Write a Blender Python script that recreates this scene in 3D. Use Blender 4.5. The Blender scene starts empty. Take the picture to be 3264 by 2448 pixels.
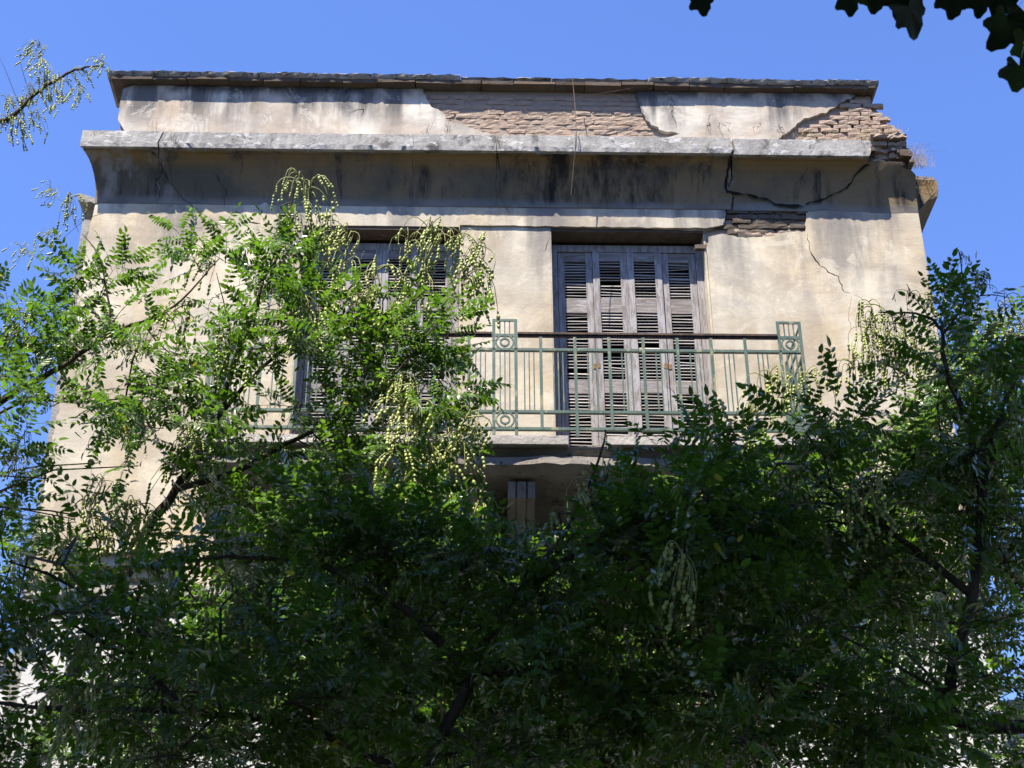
import bpy, math, random
import numpy as np
from mathutils import Vector, noise as mnoise
from mathutils.geometry import tessellate_polygon
random.seed(7); rng = np.random.default_rng(7)
S = bpy.context.scene
C = S.collection

# ------------------------------------------------------------------ camera, sky, sun, exposure
TH, PS, RO, FPX = math.radians(30.133), math.radians(1.739), math.radians(-0.428), 5000.0
CAM = np.array([0.0, -12.0, 1.6])
cf = np.array([math.sin(PS)*math.cos(TH), math.cos(PS)*math.cos(TH), math.sin(TH)])
cr0 = np.array([math.cos(PS), -math.sin(PS), 0.0]); cu0 = np.cross(cr0, cf)
cr = math.cos(RO)*cr0 + math.sin(RO)*cu0; cu = np.cross(cr, cf)
camd = bpy.data.cameras.new('camera'); cam = bpy.data.objects.new('camera', camd); C.objects.link(cam)
from mathutils import Matrix
cam.matrix_world = Matrix(((cr[0], cu[0], -cf[0], CAM[0]), (cr[1], cu[1], -cf[1], CAM[1]), (cr[2], cu[2], -cf[2], CAM[2]), (0, 0, 0, 1)))
camd.sensor_width = 36; camd.lens = FPX/3264*36; camd.clip_end = 2000; camd.clip_start = 0.05
camd.dof.use_dof = True; camd.dof.focus_distance = 13.2; camd.dof.aperture_fstop = 9.5
S.camera = cam
SUN = np.array([-0.73, -1.0, 2.34]); SUN /= np.linalg.norm(SUN)
w = bpy.data.worlds.new('World'); S.world = w; w.use_nodes = True
nt = w.node_tree; bg = nt.nodes['Background']
sky = nt.nodes.new('ShaderNodeTexSky'); sky.sky_type = 'NISHITA'; sky.sun_disc = False
sky.sun_elevation = math.asin(SUN[2]); sky.sun_rotation = math.atan2(SUN[0], SUN[1]) % (2*math.pi)
sky.altitude = 100; sky.air_density = 1.0; sky.dust_density = 0.3; sky.ozone_density = 3.0
tint = nt.nodes.new('ShaderNodeMix'); tint.data_type = 'RGBA'; tint.blend_type = 'MULTIPLY'; tint.inputs[0].default_value = 1.0
tint.inputs[7].default_value = (0.83, 0.965, 1.39, 1)
nt.links.new(sky.outputs[0], tint.inputs[6]); nt.links.new(tint.outputs[2], bg.inputs[0]); bg.inputs[1].default_value = 0.07
ld = bpy.data.lights.new('sun', 'SUN'); ld.energy = 5.0; ld.angle = math.radians(0.5); ld.color = (1.0, 0.91, 0.77)
lo = bpy.data.objects.new('sun', ld); C.objects.link(lo)
lo.rotation_euler = Vector(SUN).to_track_quat('Z', 'Y').to_euler(); lo.location = (-10, -20, 40)
S.view_settings.view_transform = 'Standard'; S.view_settings.look = 'None'
S.view_settings.exposure = 1.74; S.view_settings.gamma = 1.0
try: S.view_settings.use_curve_mapping = False
except Exception: pass
S.render.engine = 'CYCLES'
S.cycles.max_bounces = 6; S.cycles.transparent_max_bounces = 4; S.cycles.caustics_reflective = False; S.cycles.caustics_refractive = False

def at(px, py, Y):                       # point of the plane y=Y seen at a pixel of the 3264x2448 photo (measuring aid)
    d = cf*FPX + cr*(px-1632) - cu*(py-1224)
    return CAM + d*((Y-CAM[1])/d[1])
def proj(P):
    d = P - CAM; z = d@cf
    return 1632 + FPX*(d@cr)/z, 1224 - FPX*(d@cu)/z, z
def XZ(px, py, Y=0.0):
    p = at(px, py, Y); return (float(p[0]), float(p[2]))

# ------------------------------------------------------------------ materials
K = 0.57      # overall reflectance level of the colours written below
class NT:
    def __init__(s, name):
        s.m = bpy.data.materials.new(name); s.m.use_nodes = True; s.t = s.m.node_tree
        s.b = s.t.nodes['Principled BSDF']; s.out = s.t.nodes['Material Output']
        s.tc = s.t.nodes.new('ShaderNodeTexCoord')
    def n(s, typ, **kw):
        x = s.t.nodes.new(typ)
        for k, v in kw.items(): setattr(x, k, v)
        return x
    def l(s, a, b): s.t.links.new(a, b)
    def map(s, scale=(1, 1, 1), loc=(0, 0, 0), src=None):
        m = s.n('ShaderNodeMapping'); m.inputs['Scale'].default_value = scale; m.inputs['Location'].default_value = loc
        s.l(src or s.tc.outputs['Object'], m.inputs[0]); return m.outputs[0]
    def noise(s, scale, detail=6, rough=0.6, vec=None, dist=0.0):
        x = s.n('ShaderNodeTexNoise'); x.inputs['Scale'].default_value = scale; x.inputs['Detail'].default_value = detail
        x.inputs['Roughness'].default_value = rough; x.inputs['Distortion'].default_value = dist
        s.l(vec or s.tc.outputs['Object'], x.inputs['Vector']); return x.outputs['Fac']
    def ramp(s, fac, a, b, va=0.0, vb=1.0):
        x = s.n('ShaderNodeMapRange'); x.interpolation_type = 'SMOOTHSTEP'
        x.inputs[1].default_value = a; x.inputs[2].default_value = b; x.inputs[3].default_value = va; x.inputs[4].default_value = vb
        s.l(fac, x.inputs[0]); return x.outputs[0]
    def mix(s, fac, a, b):
        x = s.n('ShaderNodeMix', data_type='RGBA')
        if isinstance(fac, float): x.inputs[0].default_value = fac
        else: s.l(fac, x.inputs[0])
        for i, v in ((6, a), (7, b)):
            if isinstance(v, tuple): x.inputs[i].default_value = (v[0]*K, v[1]*K, v[2]*K, 1)
            else: s.l(v, x.inputs[i])
        return x.outputs[2]
    def math(s, op, a, b):
        x = s.n('ShaderNodeMath', operation=op)
        for i, v in ((0, a), (1, b)):
            if isinstance(v, (int, float)): x.inputs[i].default_value = v
            else: s.l(v, x.inputs[i])
        return x.outputs[0]
    def xyz(s):
        x = s.n('ShaderNodeSeparateXYZ'); s.l(s.tc.outputs['Object'], x.inputs[0]); return x.outputs
    def bump(s, h, strength=0.4, dist=0.02, prev=None):
        x = s.n('ShaderNodeBump'); x.inputs['Strength'].default_value = strength; x.inputs['Distance'].default_value = dist
        s.l(h, x.inputs['Height'])
        if prev: s.l(prev, x.inputs['Normal'])
        return x.outputs[0]
    def fin(s, col, rough=0.9, normal=None, spec=0.3):
        if isinstance(col, tuple): s.b.inputs['Base Color'].default_value = (col[0]*K, col[1]*K, col[2]*K, 1)
        else: s.l(col, s.b.inputs['Base Color'])
        if isinstance(rough, float): s.b.inputs['Roughness'].default_value = rough
        else: s.l(rough, s.b.inputs['Roughness'])
        s.b.inputs['Specular IOR Level'].default_value = spec
        if normal: s.l(normal, s.b.inputs['Normal'])
        return s.m

def plaster(name, zlo, zhi, warm=(0.67, 0.565, 0.40), pale=(0.84, 0.765, 0.61), ochre=(0.60, 0.46, 0.27), grey=(0.26, 0.24, 0.225), amount=1.0, inv=False):
    t = NT(name); x, y, z = t.xyz()
    c = t.mix(t.ramp(t.noise(1.1, 6, .55), .38, .62), warm, pale)
    c = t.mix(t.math('MULTIPLY', t.ramp(t.noise(1.7, 8, .65, t.map((1, 1, .8), (5, 1, 2)), .6), .5, .68), .55), c, ochre)
    # grey run-off stains, strongest below the projecting cornice
    st = t.ramp(t.noise(1.0, 7, .6, t.map((3.2, 3.2, .45), (2, 0, 9)), .2), .42, .66)
    zm = t.ramp(z, zlo, zhi)
    c = t.mix(t.math('MULTIPLY', t.math('MULTIPLY', st, t.math('ADD', zm, .12)), .85*amount), c, grey)
    g2 = t.ramp(t.noise(.8, 5, .6, t.map((1, 1, 1), (11, 3, 7))), .48, .66)
    c = t.mix(t.math('MULTIPLY', t.math('MULTIPLY', g2, zm), .75*amount), c, grey)
    ws = t.ramp(t.noise(1.0, 4, .5, t.map((9, 9, .7), (3, 0, 1))), .62, .74)
    c = t.mix(t.math('MULTIPLY', ws, .35), c, (.78, .74, .68))
    top_dark = t.math('MULTIPLY', t.ramp(z, zhi-.03, zhi+.10), t.ramp(t.noise(2.2, 8, .7, t.map((1, 1, .6), (8, 2, 4)), .5), .40, .56))
    if name == 'parapet_plaster': c = t.mix(t.math('MULTIPLY', top_dark, .85), c, (.035, .034, .036))  # near-black patches, denser towards the top of the parapet plaster
    b3 = t.ramp(t.noise(.55, 9, .72, t.map((1, 1, 1.3), (21, 3, 17)), .9), .44, .54)
    c = t.mix(t.math('MULTIPLY', b3, .30), c, grey)
    b4 = t.ramp(t.noise(2.6, 9, .75, t.map((1, 1, 1), (2, 31, 7)), 1.2), .56, .60)
    c = t.mix(t.math('MULTIPLY', b4, .38), c, pale)
    sp = t.ramp(t.noise(45, 3, .6), .66, .76)
    c = t.mix(t.math('MULTIPLY', sp, .3), c, (.36, .31, .25))
    nb = t.bump(t.noise(3.5, 8, .65), .35, .03); nb = t.bump(t.noise(60, 4, .7), .25, .004, nb)
    return t.fin(c, .93, nb, .15)
M = {}
M['plaster'] = plaster('plaster', 9.0, 10.5)
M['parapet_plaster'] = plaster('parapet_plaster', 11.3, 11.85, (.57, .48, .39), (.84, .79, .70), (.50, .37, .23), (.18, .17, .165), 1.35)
M['white_plaster'] = plaster('white_plaster', 20, 21, (.8, .8, .8), (.82, .82, .82), (.78, .77, .74), (.6, .6, .6), .5)
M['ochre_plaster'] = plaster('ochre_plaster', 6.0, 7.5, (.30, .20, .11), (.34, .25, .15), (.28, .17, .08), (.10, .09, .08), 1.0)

def stone(name, a, b, dark, s=1.0, thr=.5, white=None):
    t = NT(name)
    c = t.mix(t.ramp(t.noise(2.2*s, 8, .65), .35, .65), a, b)
    c = t.mix(t.ramp(t.noise(5.5*s, 8, .72, t.map((1, 1, 1), (4, 2, 8)), .5), thr, thr+.14), c, dark)
    if white: c = t.mix(t.ramp(t.noise(9*s, 7, .7, t.map((.6, 1, 1.4), (1, 7, 3)), .8), .55, .6), c, white)
    c = t.mix(t.math('MULTIPLY', t.ramp(t.noise(70, 3, .6), .6, .7), .35), c, dark)
    nb = t.bump(t.noise(9, 9, .72), .6, .03); nb = t.bump(t.noise(60, 4, .7), .4, .006, nb)
    return t.fin(c, .92, nb, .2)
M['fascia'] = stone('fascia_render', (.32, .31, .295), (.46, .45, .43), (.15, .145, .14), 1, .52, (.62, .61, .60))
M['coping'] = stone('coping_stone', (.32, .30, .28), (.50, .47, .43), (.06, .058, .055), 1.6, .50)
M['concrete'] = stone('broken_concrete', (.27, .24, .21), (.38, .35, .31), (.1, .09, .08), 1.5, .54)
M['marble'] = stone('marble', (.52, .49, .45), (.64, .61, .56), (.3, .28, .25), .8, .56)
M['corner_render'] = stone('corner_render', (.3, .3, .3), (.42, .41, .39), (.2, .18, .16), 1.2, .56)

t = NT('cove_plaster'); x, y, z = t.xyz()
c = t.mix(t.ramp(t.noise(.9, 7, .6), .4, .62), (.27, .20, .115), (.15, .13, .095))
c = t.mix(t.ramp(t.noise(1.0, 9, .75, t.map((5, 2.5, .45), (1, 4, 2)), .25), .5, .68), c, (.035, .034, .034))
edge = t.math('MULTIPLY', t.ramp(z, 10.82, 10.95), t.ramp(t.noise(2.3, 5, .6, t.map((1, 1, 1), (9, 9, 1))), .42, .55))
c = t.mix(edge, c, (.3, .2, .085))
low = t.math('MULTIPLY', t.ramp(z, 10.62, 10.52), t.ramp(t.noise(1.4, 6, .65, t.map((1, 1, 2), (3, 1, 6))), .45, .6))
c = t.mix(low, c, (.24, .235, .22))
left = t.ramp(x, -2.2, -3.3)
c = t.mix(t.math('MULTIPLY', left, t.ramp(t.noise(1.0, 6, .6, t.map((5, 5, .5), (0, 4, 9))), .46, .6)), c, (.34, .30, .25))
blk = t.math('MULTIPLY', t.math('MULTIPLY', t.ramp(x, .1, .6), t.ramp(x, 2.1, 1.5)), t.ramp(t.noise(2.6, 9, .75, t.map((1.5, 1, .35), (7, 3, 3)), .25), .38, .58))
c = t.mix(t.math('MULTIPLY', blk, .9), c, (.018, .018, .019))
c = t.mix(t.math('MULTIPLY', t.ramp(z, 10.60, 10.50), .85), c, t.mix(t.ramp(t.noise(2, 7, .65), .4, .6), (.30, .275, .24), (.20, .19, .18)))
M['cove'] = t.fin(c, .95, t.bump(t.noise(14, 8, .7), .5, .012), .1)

def brickmat(name, a, b, mort, mix=.4):
    t = NT(name); oi = t.n('ShaderNodeObjectInfo')
    c = t.mix(oi.outputs['Random'], a, b)
    gp = t.n('ShaderNodeNewGeometry').outputs['Position']
    c = t.mix(t.math('MULTIPLY', t.ramp(t.noise(8, 7, .7, gp), .42, .6), mix*1.8), c, mort)
    c = t.mix(t.math('MULTIPLY', t.ramp(t.noise(40, 3, .7, gp), .58, .7), .5), c, (.12, .09, .07))
    nb = t.bump(t.noise(28, 8, .75, gp), .9, .018)
    return t.fin(c, .95, nb, .1)
M['brick'] = brickmat('brick_clay', (.52, .385, .30), (.40, .305, .24), (.48, .39, .315))
M['mortar'] = brickmat('crumbling_mortar', (.46, .38, .31), (.46, .38, .31), (.38, .30, .24), .3)
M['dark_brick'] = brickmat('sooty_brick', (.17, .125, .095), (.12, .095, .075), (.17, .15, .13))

def wood(name, a, b, paint, amt, vert=True):
    t = NT(name); oi = t.n('ShaderNodeObjectInfo')
    gp = t.n('ShaderNodeNewGeometry').outputs['Position']
    sc = (14, 14, 1.1) if vert else (1.1, 14, 14)
    c = t.mix(t.ramp(t.noise(2.2, 8, .75, t.map(sc, (0, 0, 0), gp)), .36, .62), a, b)
    c = t.mix(t.math('MULTIPLY', t.ramp(t.noise(3.5, 9, .8, t.map((7, 7, 1.2) if vert else (1.2, 7, 7), (3, 3, 3), gp), .3), .50-amt, .60-amt), .7), c, paint)
    c = t.mix(t.math('MULTIPLY', t.ramp(t.noise(3.0, 8, .8, t.map(tuple(q*1.7 for q in sc), (5, 1, 0), gp)), .60, .68), .8), c, (.06, .05, .045))
    r = t.math('MULTIPLY', oi.outputs['Random'], .22)
    c = t.mix(r, c, (.15, .12, .10))
    nb = t.bump(t.noise(3.0, 8, .8, t.map(sc, (0, 0, 0), gp)), .7, .01)
    return t.fin(c, .85, nb, .15)
M['wood'] = wood('weathered_wood', (.40, .365, .35), (.27, .24, .225), (.56, .55, .565), .05)
M['wood_h'] = wood('weathered_rail_wood', (.38, .34, .32), (.24, .21, .19), (.52, .50, .52), .02, False)
M['slat'] = wood('louvre_wood', (.54, .50, .46), (.46, .42, .38), (.62, .6, .57), .05, False)
t = NT('dark_interior'); M['dark'] = t.fin(t.mix(t.noise(5), (.012, .01, .009), (.03, .024, .02)), .9, None, .1)

t = NT('green_iron'); gp = t.n('ShaderNodeNewGeometry').outputs['Position']
c = t.mix(t.ramp(t.noise(6, 5, .6, gp), .4, .6), (.058, .118, .095), (.085, .15, .12))
c = t.mix(t.ramp(t.noise(11, 8, .7, t.map((1, 1, .4), (0, 0, 0), gp)), .56, .62), c, (.28, .29, .17))
c = t.mix(t.ramp(t.noise(17, 8, .75, t.map((1, 1, 1), (4, 4, 4), gp)), .60, .66), c, (.13, .075, .045))
M['iron'] = t.fin(c, .55, t.bump(t.noise(60, 4, .7, gp), .3, .003), .4)
t = NT('rusty_iron'); c = t.mix(t.ramp(t.noise(22, 8, .75), .4, .62), (.035, .022, .018), (.12, .07, .05))
c = t.mix(t.ramp(t.noise(15, 6, .75, t.map((1, 1, 1), (2, 2, 2))), .6, .66), c, (.12, .17, .14))
M['rust'] = t.fin(c, .75, t.bump(t.noise(50, 4, .7), .5, .004), .3)
t = NT('hinge_rust'); M['hinge'] = t.fin(t.mix(t.ramp(t.noise(30), .4, .6), (.42, .25, .09), (.2, .1, .04)), .8)

def leafmat(name, top, trans, alt, young=(.20, .30, .05)):
    t = NT(name); t.t.nodes.remove(t.b)
    g = t.n('ShaderNodeNewGeometry'); ri = g.outputs['Random Per Island']; gp = g.outputs['Position']
    c = t.mix(t.ramp(t.noise(2.0, 3, .5, gp), .35, .65), top, alt)
    hv = t.n('ShaderNodeHueSaturation'); t.l(c, hv.inputs['Color']); t.l(t.ramp(ri, 0, 1, .75, 1.3), hv.inputs['Value'])
    cc = t.mix(t.ramp(ri, .988, .992), hv.outputs[0], (.42, .36, .04))
    d = t.n('ShaderNodeBsdfDiffuse'); t.l(cc, d.inputs[0])
    hv2 = t.n('ShaderNodeHueSaturation'); hv2.inputs['Color'].default_value = (trans[0]*K, trans[1]*K, trans[2]*K, 1); t.l(t.ramp(ri, 0, 1, .7, 1.25), hv2.inputs['Value'])
    tr = t.n('ShaderNodeBsdfTranslucent'); t.l(hv2.outputs[0], tr.inputs[0])
    ad = t.n('ShaderNodeAddShader'); t.l(d.outputs[0], ad.inputs[0]); t.l(tr.outputs[0], ad.inputs[1])
    gl = t.n('ShaderNodeBsdfGlossy'); gl.inputs['Roughness'].default_value = .36; gl.inputs['Color'].default_value = (1, 1, 1, 1)
    fr = t.n('ShaderNodeFresnel'); fr.inputs[0].default_value = 1.34
    bf = t.ramp(g.outputs['Backfacing'], 0, 1, .55, .15)
    mx = t.n('ShaderNodeMixShader'); t.l(t.math('MULTIPLY', fr.outputs[0], bf), mx.inputs[0]); t.l(ad.outputs[0], mx.inputs[1]); t.l(gl.outputs[0], mx.inputs[2])
    t.l(mx.outputs[0], t.out.inputs[0]); return t.m
M['leaf'] = leafmat('pagoda_leaf', (.030, .072, .011), (.074, .162, .007), (.048, .094, .011))
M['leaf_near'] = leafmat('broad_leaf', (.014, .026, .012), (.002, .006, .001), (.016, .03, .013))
t = NT('bark'); gp = t.n('ShaderNodeNewGeometry').outputs['Position']
c = t.mix(t.ramp(t.noise(9, 7, .7, t.map((1, 1, .4), (0, 0, 0), gp)), .4, .6), (.055, .045, .032), (.12, .10, .07))
M['bark'] = t.fin(c, .9, t.bump(t.noise(14, 7, .7, t.map((2, 2, .5), (0, 0, 0), gp)), .8, .02), .15)
t = NT('green_twig'); M['twig'] = t.fin(t.mix(t.noise(3), (.07, .09, .03), (.12, .11, .05)), .8, None, .2)
t = NT('seed_pod'); oi = t.n('ShaderNodeObjectInfo'); gp = t.n('ShaderNodeNewGeometry').outputs['Position']
c = t.mix(t.noise(9, 2, .5, gp), (.31, .38, .07), (.42, .48, .12))
t.b.inputs['Subsurface Weight'].default_value = 0.0
M['pod'] = t.fin(c, .45, None, .4)
t = NT('pod_stalk'); M['stalk'] = t.fin((.30, .33, .11), .7, None, .3)
t = NT('dried_pod'); M['drypod'] = t.fin((.03, .03, .025), .7, None, .3)
t = NT('dry_grass'); M['straw'] = t.fin(t.mix(t.noise(20), (.5, .40, .24), (.34, .25, .15)), .8, None, .2)
t = NT('dry_stem'); M['drystem'] = t.fin(t.mix(t.noise(20), (.16, .11, .08), (.09, .07, .06)), .8, None, .2)
t = NT('paving'); c = t.mix(t.ramp(t.noise(1.5, 8, .6), .4, .6), (.10, .095, .088), (.075, .07, .065))
M['paving'] = t.fin(c, .9, t.bump(t.noise(20, 6, .6), .3, .01), .2)
t = NT('soil'); M['soil'] = t.fin(t.mix(t.ramp(t.noise(3, 8, .7), .4, .6), (.07, .055, .035), (.05, .07, .03)), .95, t.bump(t.noise(8, 8, .7), .8, .05), .1)

# ------------------------------------------------------------------ mesh helpers
class MB:
    def __init__(s): s.v = []; s.f = []; s.mi = []
    def add(s, vs, fs, mi=0):
        o = len(s.v); s.v += [tuple(float(c) for c in p) for p in vs]; s.f += [tuple(i+o for i in f) for f in fs]; s.mi += [mi]*len(fs)
    def box(s, x0, x1, y0, y1, z0, z1, j=0.0, mi=0):
        vs = [(x, y, z) for x in (x0, x1) for y in (y0, y1) for z in (z0, z1)]
        if j: vs = [tuple(c+random.uniform(-j, j) for c in p) for p in vs]
        s.add(vs, [(0, 1, 3, 2), (4, 6, 7, 5), (0, 4, 5, 1), (2, 3, 7, 6), (0, 2, 6, 4), (1, 5, 7, 3)], mi)
    def tube(s, pts, rads, n=5, mi=0, cap=True):
        pts = [np.array(p, float) for p in pts]
        if not hasattr(rads, '__len__'): rads = [rads]*len(pts)
        vs = []; ref = np.array([.3, .5, .81])
        for i, p in enumerate(pts):
            d = pts[min(i+1, len(pts)-1)] - pts[max(i-1, 0)]; d = d/(np.linalg.norm(d)+1e-9)
            a = np.cross(d, ref); a /= (np.linalg.norm(a)+1e-9); b = np.cross(d, a)
            for k in range(n):
                an = 2*math.pi*k/n; vs.append(p + rads[i]*(math.cos(an)*a + math.sin(an)*b))
        fs = [(i*n+k, i*n+(k+1) % n, (i+1)*n+(k+1) % n, (i+1)*n+k) for i in range(len(pts)-1) for k in range(n)]
        if cap: fs += [tuple(range(n))[::-1], tuple((len(pts)-1)*n+k for k in range(n))]
        s.add(vs, fs, mi)
    def ball(s, c, r, rz, n=7, m=4, mi=0, ax=None):
        vs = [(c[0], c[1], c[2]+rz)]
        for i in range(1, m):
            a = math.pi*i/m
            for k in range(n):
                b = 2*math.pi*k/n; vs.append((c[0]+r*math.sin(a)*math.cos(b), c[1]+r*math.sin(a)*math.sin(b), c[2]+rz*math.cos(a)))
        vs.append((c[0], c[1], c[2]-rz)); L = len(vs)-1
        fs = [(0, 1+k, 1+(k+1) % n) for k in range(n)]
        for i in range(m-2): fs += [(1+i*n+k, 1+(i+1)*n+k, 1+(i+1)*n+(k+1) % n, 1+i*n+(k+1) % n) for k in range(n)]
        fs += [(L, 1+(m-2)*n+(k+1) % n, 1+(m-2)*n+k) for k in range(n)]
        s.add(vs, fs, mi)
    def mesh(s, name, mats, smooth=False):
        me = bpy.data.meshes.new(name); me.from_pydata(s.v, [], s.f); me.validate()
        for m in (mats if isinstance(mats, (list, tuple)) else [mats]): me.materials.append(m)
        if any(s.mi) and len(me.polygons) == len(s.mi): me.polygons.foreach_set('material_index', s.mi)
        if smooth: me.polygons.foreach_set('use_smooth', [True]*len(me.polygons))
        me.update(); return me
    def build(s, name, mats, parent=None, smooth=False, **kw): return link(s.mesh(name, mats, smooth), name, parent, **kw)
def link(me, name, parent=None, loc=None, rot=None, scale=None, label=None, kind=None, cat=None, group=None):
    o = bpy.data.objects.new(name, me); C.objects.link(o)
    if parent is not None:
        o.parent = parent; base = Vector(world_of(parent))
        o.location = Vector(loc or (0, 0, 0)) - base
    elif loc: o.location = loc
    if rot is not None: o.rotation_euler = rot
    if scale is not None: o.scale = scale if hasattr(scale, '__len__') else (scale,)*3
    for k, v in (('label', label), ('kind', kind), ('category', cat), ('group', group)):
        if v: o[k] = v
    return o
def world_of(o):
    p = Vector((0, 0, 0))
    while o is not None: p += o.location; o = o.parent
    return p
def thing(name, loc, label, cat, group=None):
    o = bpy.data.objects.new(name, None); C.objects.link(o); o.location = loc; o.empty_display_size = .2
    o['label'] = label; o['category'] = cat
    if group: o['group'] = group
    return o
def rag(pts, amp, step=.04, closed=True, keep=None):
    """roughen a polyline; keep = set of edge indices left straight"""
    out = []; n = len(pts)
    for i in range(n if closed else n-1):
        a, b = pts[i], pts[(i+1) % n]; out.append(a)
        L = math.hypot(b[0]-a[0], b[1]-a[1]); k = int(L/step)
        if (keep and i in keep) or k < 2: continue
        nx, nz = -(b[1]-a[1])/L, (b[0]-a[0])/L
        for q in range(1, k):
            u = q/k; d = amp*(mnoise.noise(Vector((a[0]*3+b[1]+q*.7, a[1]+b[0]*5, 3.3)))*1.3 + random.uniform(-.5, .5))
            out.append((a[0]+(b[0]-a[0])*u+nx*d, a[1]+(b[1]-a[1])*u+nz*d))
    if not closed: out.append(pts[-1])
    return out
def sheet(mb, outer, holes, y0, y1, mi=0, back=False):
    """flat sheet with holes standing in the XZ plane, front face at y0, thickness to y1"""
    loops = [outer]+holes
    tri = tessellate_polygon([[Vector((p[0], p[1], 0)) for p in L] for L in loops])
    fl = [p for L in loops for p in L]; n = len(fl)
    fs = []
    for a, b, c in tri:
        ar = (fl[b][0]-fl[a][0])*(fl[c][1]-fl[a][1])-(fl[b][1]-fl[a][1])*(fl[c][0]-fl[a][0])
        fs.append((a, b, c) if ar > 0 else (a, c, b))
    o = 0; sides = []
    for L in loops:
        m = len(L)
        sides += [(o+i, o+(i+1) % m, n+o+(i+1) % m, n+o+i) for i in range(m)]; o += m
    vs = [(p[0], y0, p[1]) for p in fl]+[(p[0], y1, p[1]) for p in fl]
    if back: sides += [tuple(n+i for i in f[::-1]) for f in fs]
    mb.add(vs, fs+sides, mi)
def crackpoly(pts, wd):
    """thin closed polygon round a polyline, tapering to its ends"""
    p = rag(pts, .012, .03, closed=False); n = len(p); L = []; R = []
    for i in range(n):
        a = p[max(i-1, 0)]; b = p[min(i+1, n-1)]; l = math.hypot(b[0]-a[0], b[1]-a[1])+1e-9
        ww = wd*(.25+.75*math.sin(math.pi*min(max((i+.3)/(n), 0), 1)))*random.uniform(.5, 1.2)/2
        nx, nz = -(b[1]-a[1])/l*ww, (b[0]-a[0])/l*ww
        L.append((p[i][0]+nx, p[i][1]+nz)); R.append((p[i][0]-nx, p[i][1]-nz))
    return L+R[::-1]
def inside(p, poly):
    x, z = p; r = False; j = len(poly)-1
    for i in range(len(poly)):
        a, b = poly[i], poly[j]
        if (a[1] > z) != (b[1] > z) and x < (b[0]-a[0])*(z-a[1])/(b[1]-a[1])+a[0]: r = not r
        j = i
    return r

# ------------------------------------------------------------------ ground
g = MB(); g.add([(-400, -400, 0), (400, -400, 0), (400, 400, 0), (-400, 400, 0)], [(0, 1, 2, 3)])
g.build('ground', M['paving'], kind='structure')
g = MB(); n = 40
vs = [(-9+18*i/n, -9+8.4*j/14, .05+.04*mnoise.noise(Vector((i*.5, j*.5, 0)))) for i in range(n+1) for j in range(15)]
g.add(vs, [(i*15+j, (i+1)*15+j, (i+1)*15+j+1, i*15+j+1) for i in range(n) for j in range(14)])
g.build('garden_soil', M['soil'], kind='structure')

# ------------------------------------------------------------------ the house
WL, WR = -3.54, 4.25
house = thing('old_house', (.3, 0, 0), 'derelict cream plaster house with crumbling cornice, bare brick parapet and green balcony', 'house')
DOORS = [(-1.58, -.10), (.73, 2.19)]; DT, DB = 10.27, 7.66
FLOOR = 6.62
patch = [XZ(*p) for p in ((2308, 708), (2312, 690), (2318, 612), (2368, 617), (2438, 632), (2477, 652), (2547, 657), (2567, 652), (2570, 690), (2567, 737), (2497, 742), (2448, 754), (2378, 759), (2300, 745), (2258, 755), (2252, 790))]
hole_R = [(.73, DB), (.73, DT)] + rag([(.73, DT), (1.6, DT+.006), (2.19, DT-.01)], .006, .06, False)[1:] + rag([(2.19, DT-.01)]+patch, .012, .035, False)[1:] + [(2.2, 10.0), (2.19, DB)]
hole_L = [(-1.58, DB), (-1.58, DT), (-.9, DT+.004), (-.10, DT), (-.10, DB)]
left_edge = rag([XZ(295, 690), XZ(282, 743), XZ(276, 800), XZ(265, 863), XZ(245, 960), XZ(225, 1090), XZ(150, 1500)], .016, .04, False)
outer = [(WR, FLOOR), (WR, 10.62), (3.2, 10.62), (2.2, 10.66), (WL, 10.6)] + [(WL, 10.52)] + left_edge + [(left_edge[-1][0], FLOOR)]
cracks = [crackpoly([XZ(*p) for p in L], wd) for L, wd in (
    ([(2575, 745), (2580, 790), (2600, 830), (2640, 868), (2672, 880), (2690, 930), (2712, 936)], .014),
    ([(2716, 945), (2705, 1000), (2712, 1060)], .005), ([(2722, 940), (2745, 950), (2768, 975)], .005),
    ([(700, 703), (715, 712), (745, 712)], .02), ([(785, 709), (830, 712)], .018), ([(848, 712), (866, 716)], .02),
    ([(520, 690), (560, 720), (640, 728), (690, 712)], .005),
    ([(1652, 695), (1672, 700), (1690, 708)], .02), ([(1476, 722), (1500, 718), (1530, 722)], .012),
    ([(1752, 760), (1745, 775), (1738, 800)], .006), ([(1918, 692), (1919, 722)], .006))]
wall = MB(); sheet(wall, outer[::-1], [h for h in [hole_L, hole_R]+cracks], 0.0, .035)
wall_o = wall.build('wall', M['plaster'], house)
# brick / rubble core of the wall behind the plaster, with thick door reveals
core = MB(); yc0, yc1 = .036, .42
xs = [WL+.03, -1.575, -.105, .735, 2.185, WR-.004]
for a, b in ((0, 1), (2, 3), (4, 5)): core.box(xs[a], xs[b], yc0, yc1, 3.0, 10.262)
core.box(xs[0], xs[5], yc0, yc1, 10.262, 11.30)
for a, b in ((1, 2), (3, 4)): core.box(xs[a], xs[b], yc0, yc1, FLOOR-1.3, DB-.08)
core.build('wall_core', M['mortar'], house)
rev = MB()
for x0, x1 in DOORS:
    rev = MB(); rev.box(x0-.005, x0+.012, .002, .40, DB, DT-.002); rev.build('door_reveal', M['plaster'], house)
    rev = MB(); rev.box(x1-.012, x1+.005, .03, .40, DB, DT-.002); rev.build('door_reveal', M['plaster'], house)
    sof = MB(); sof.box(x0+.013, x1-.013, .012, .40, DT-.03, DT-.004); sof.build('door_soffit', M['dark_brick'], house)
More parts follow.
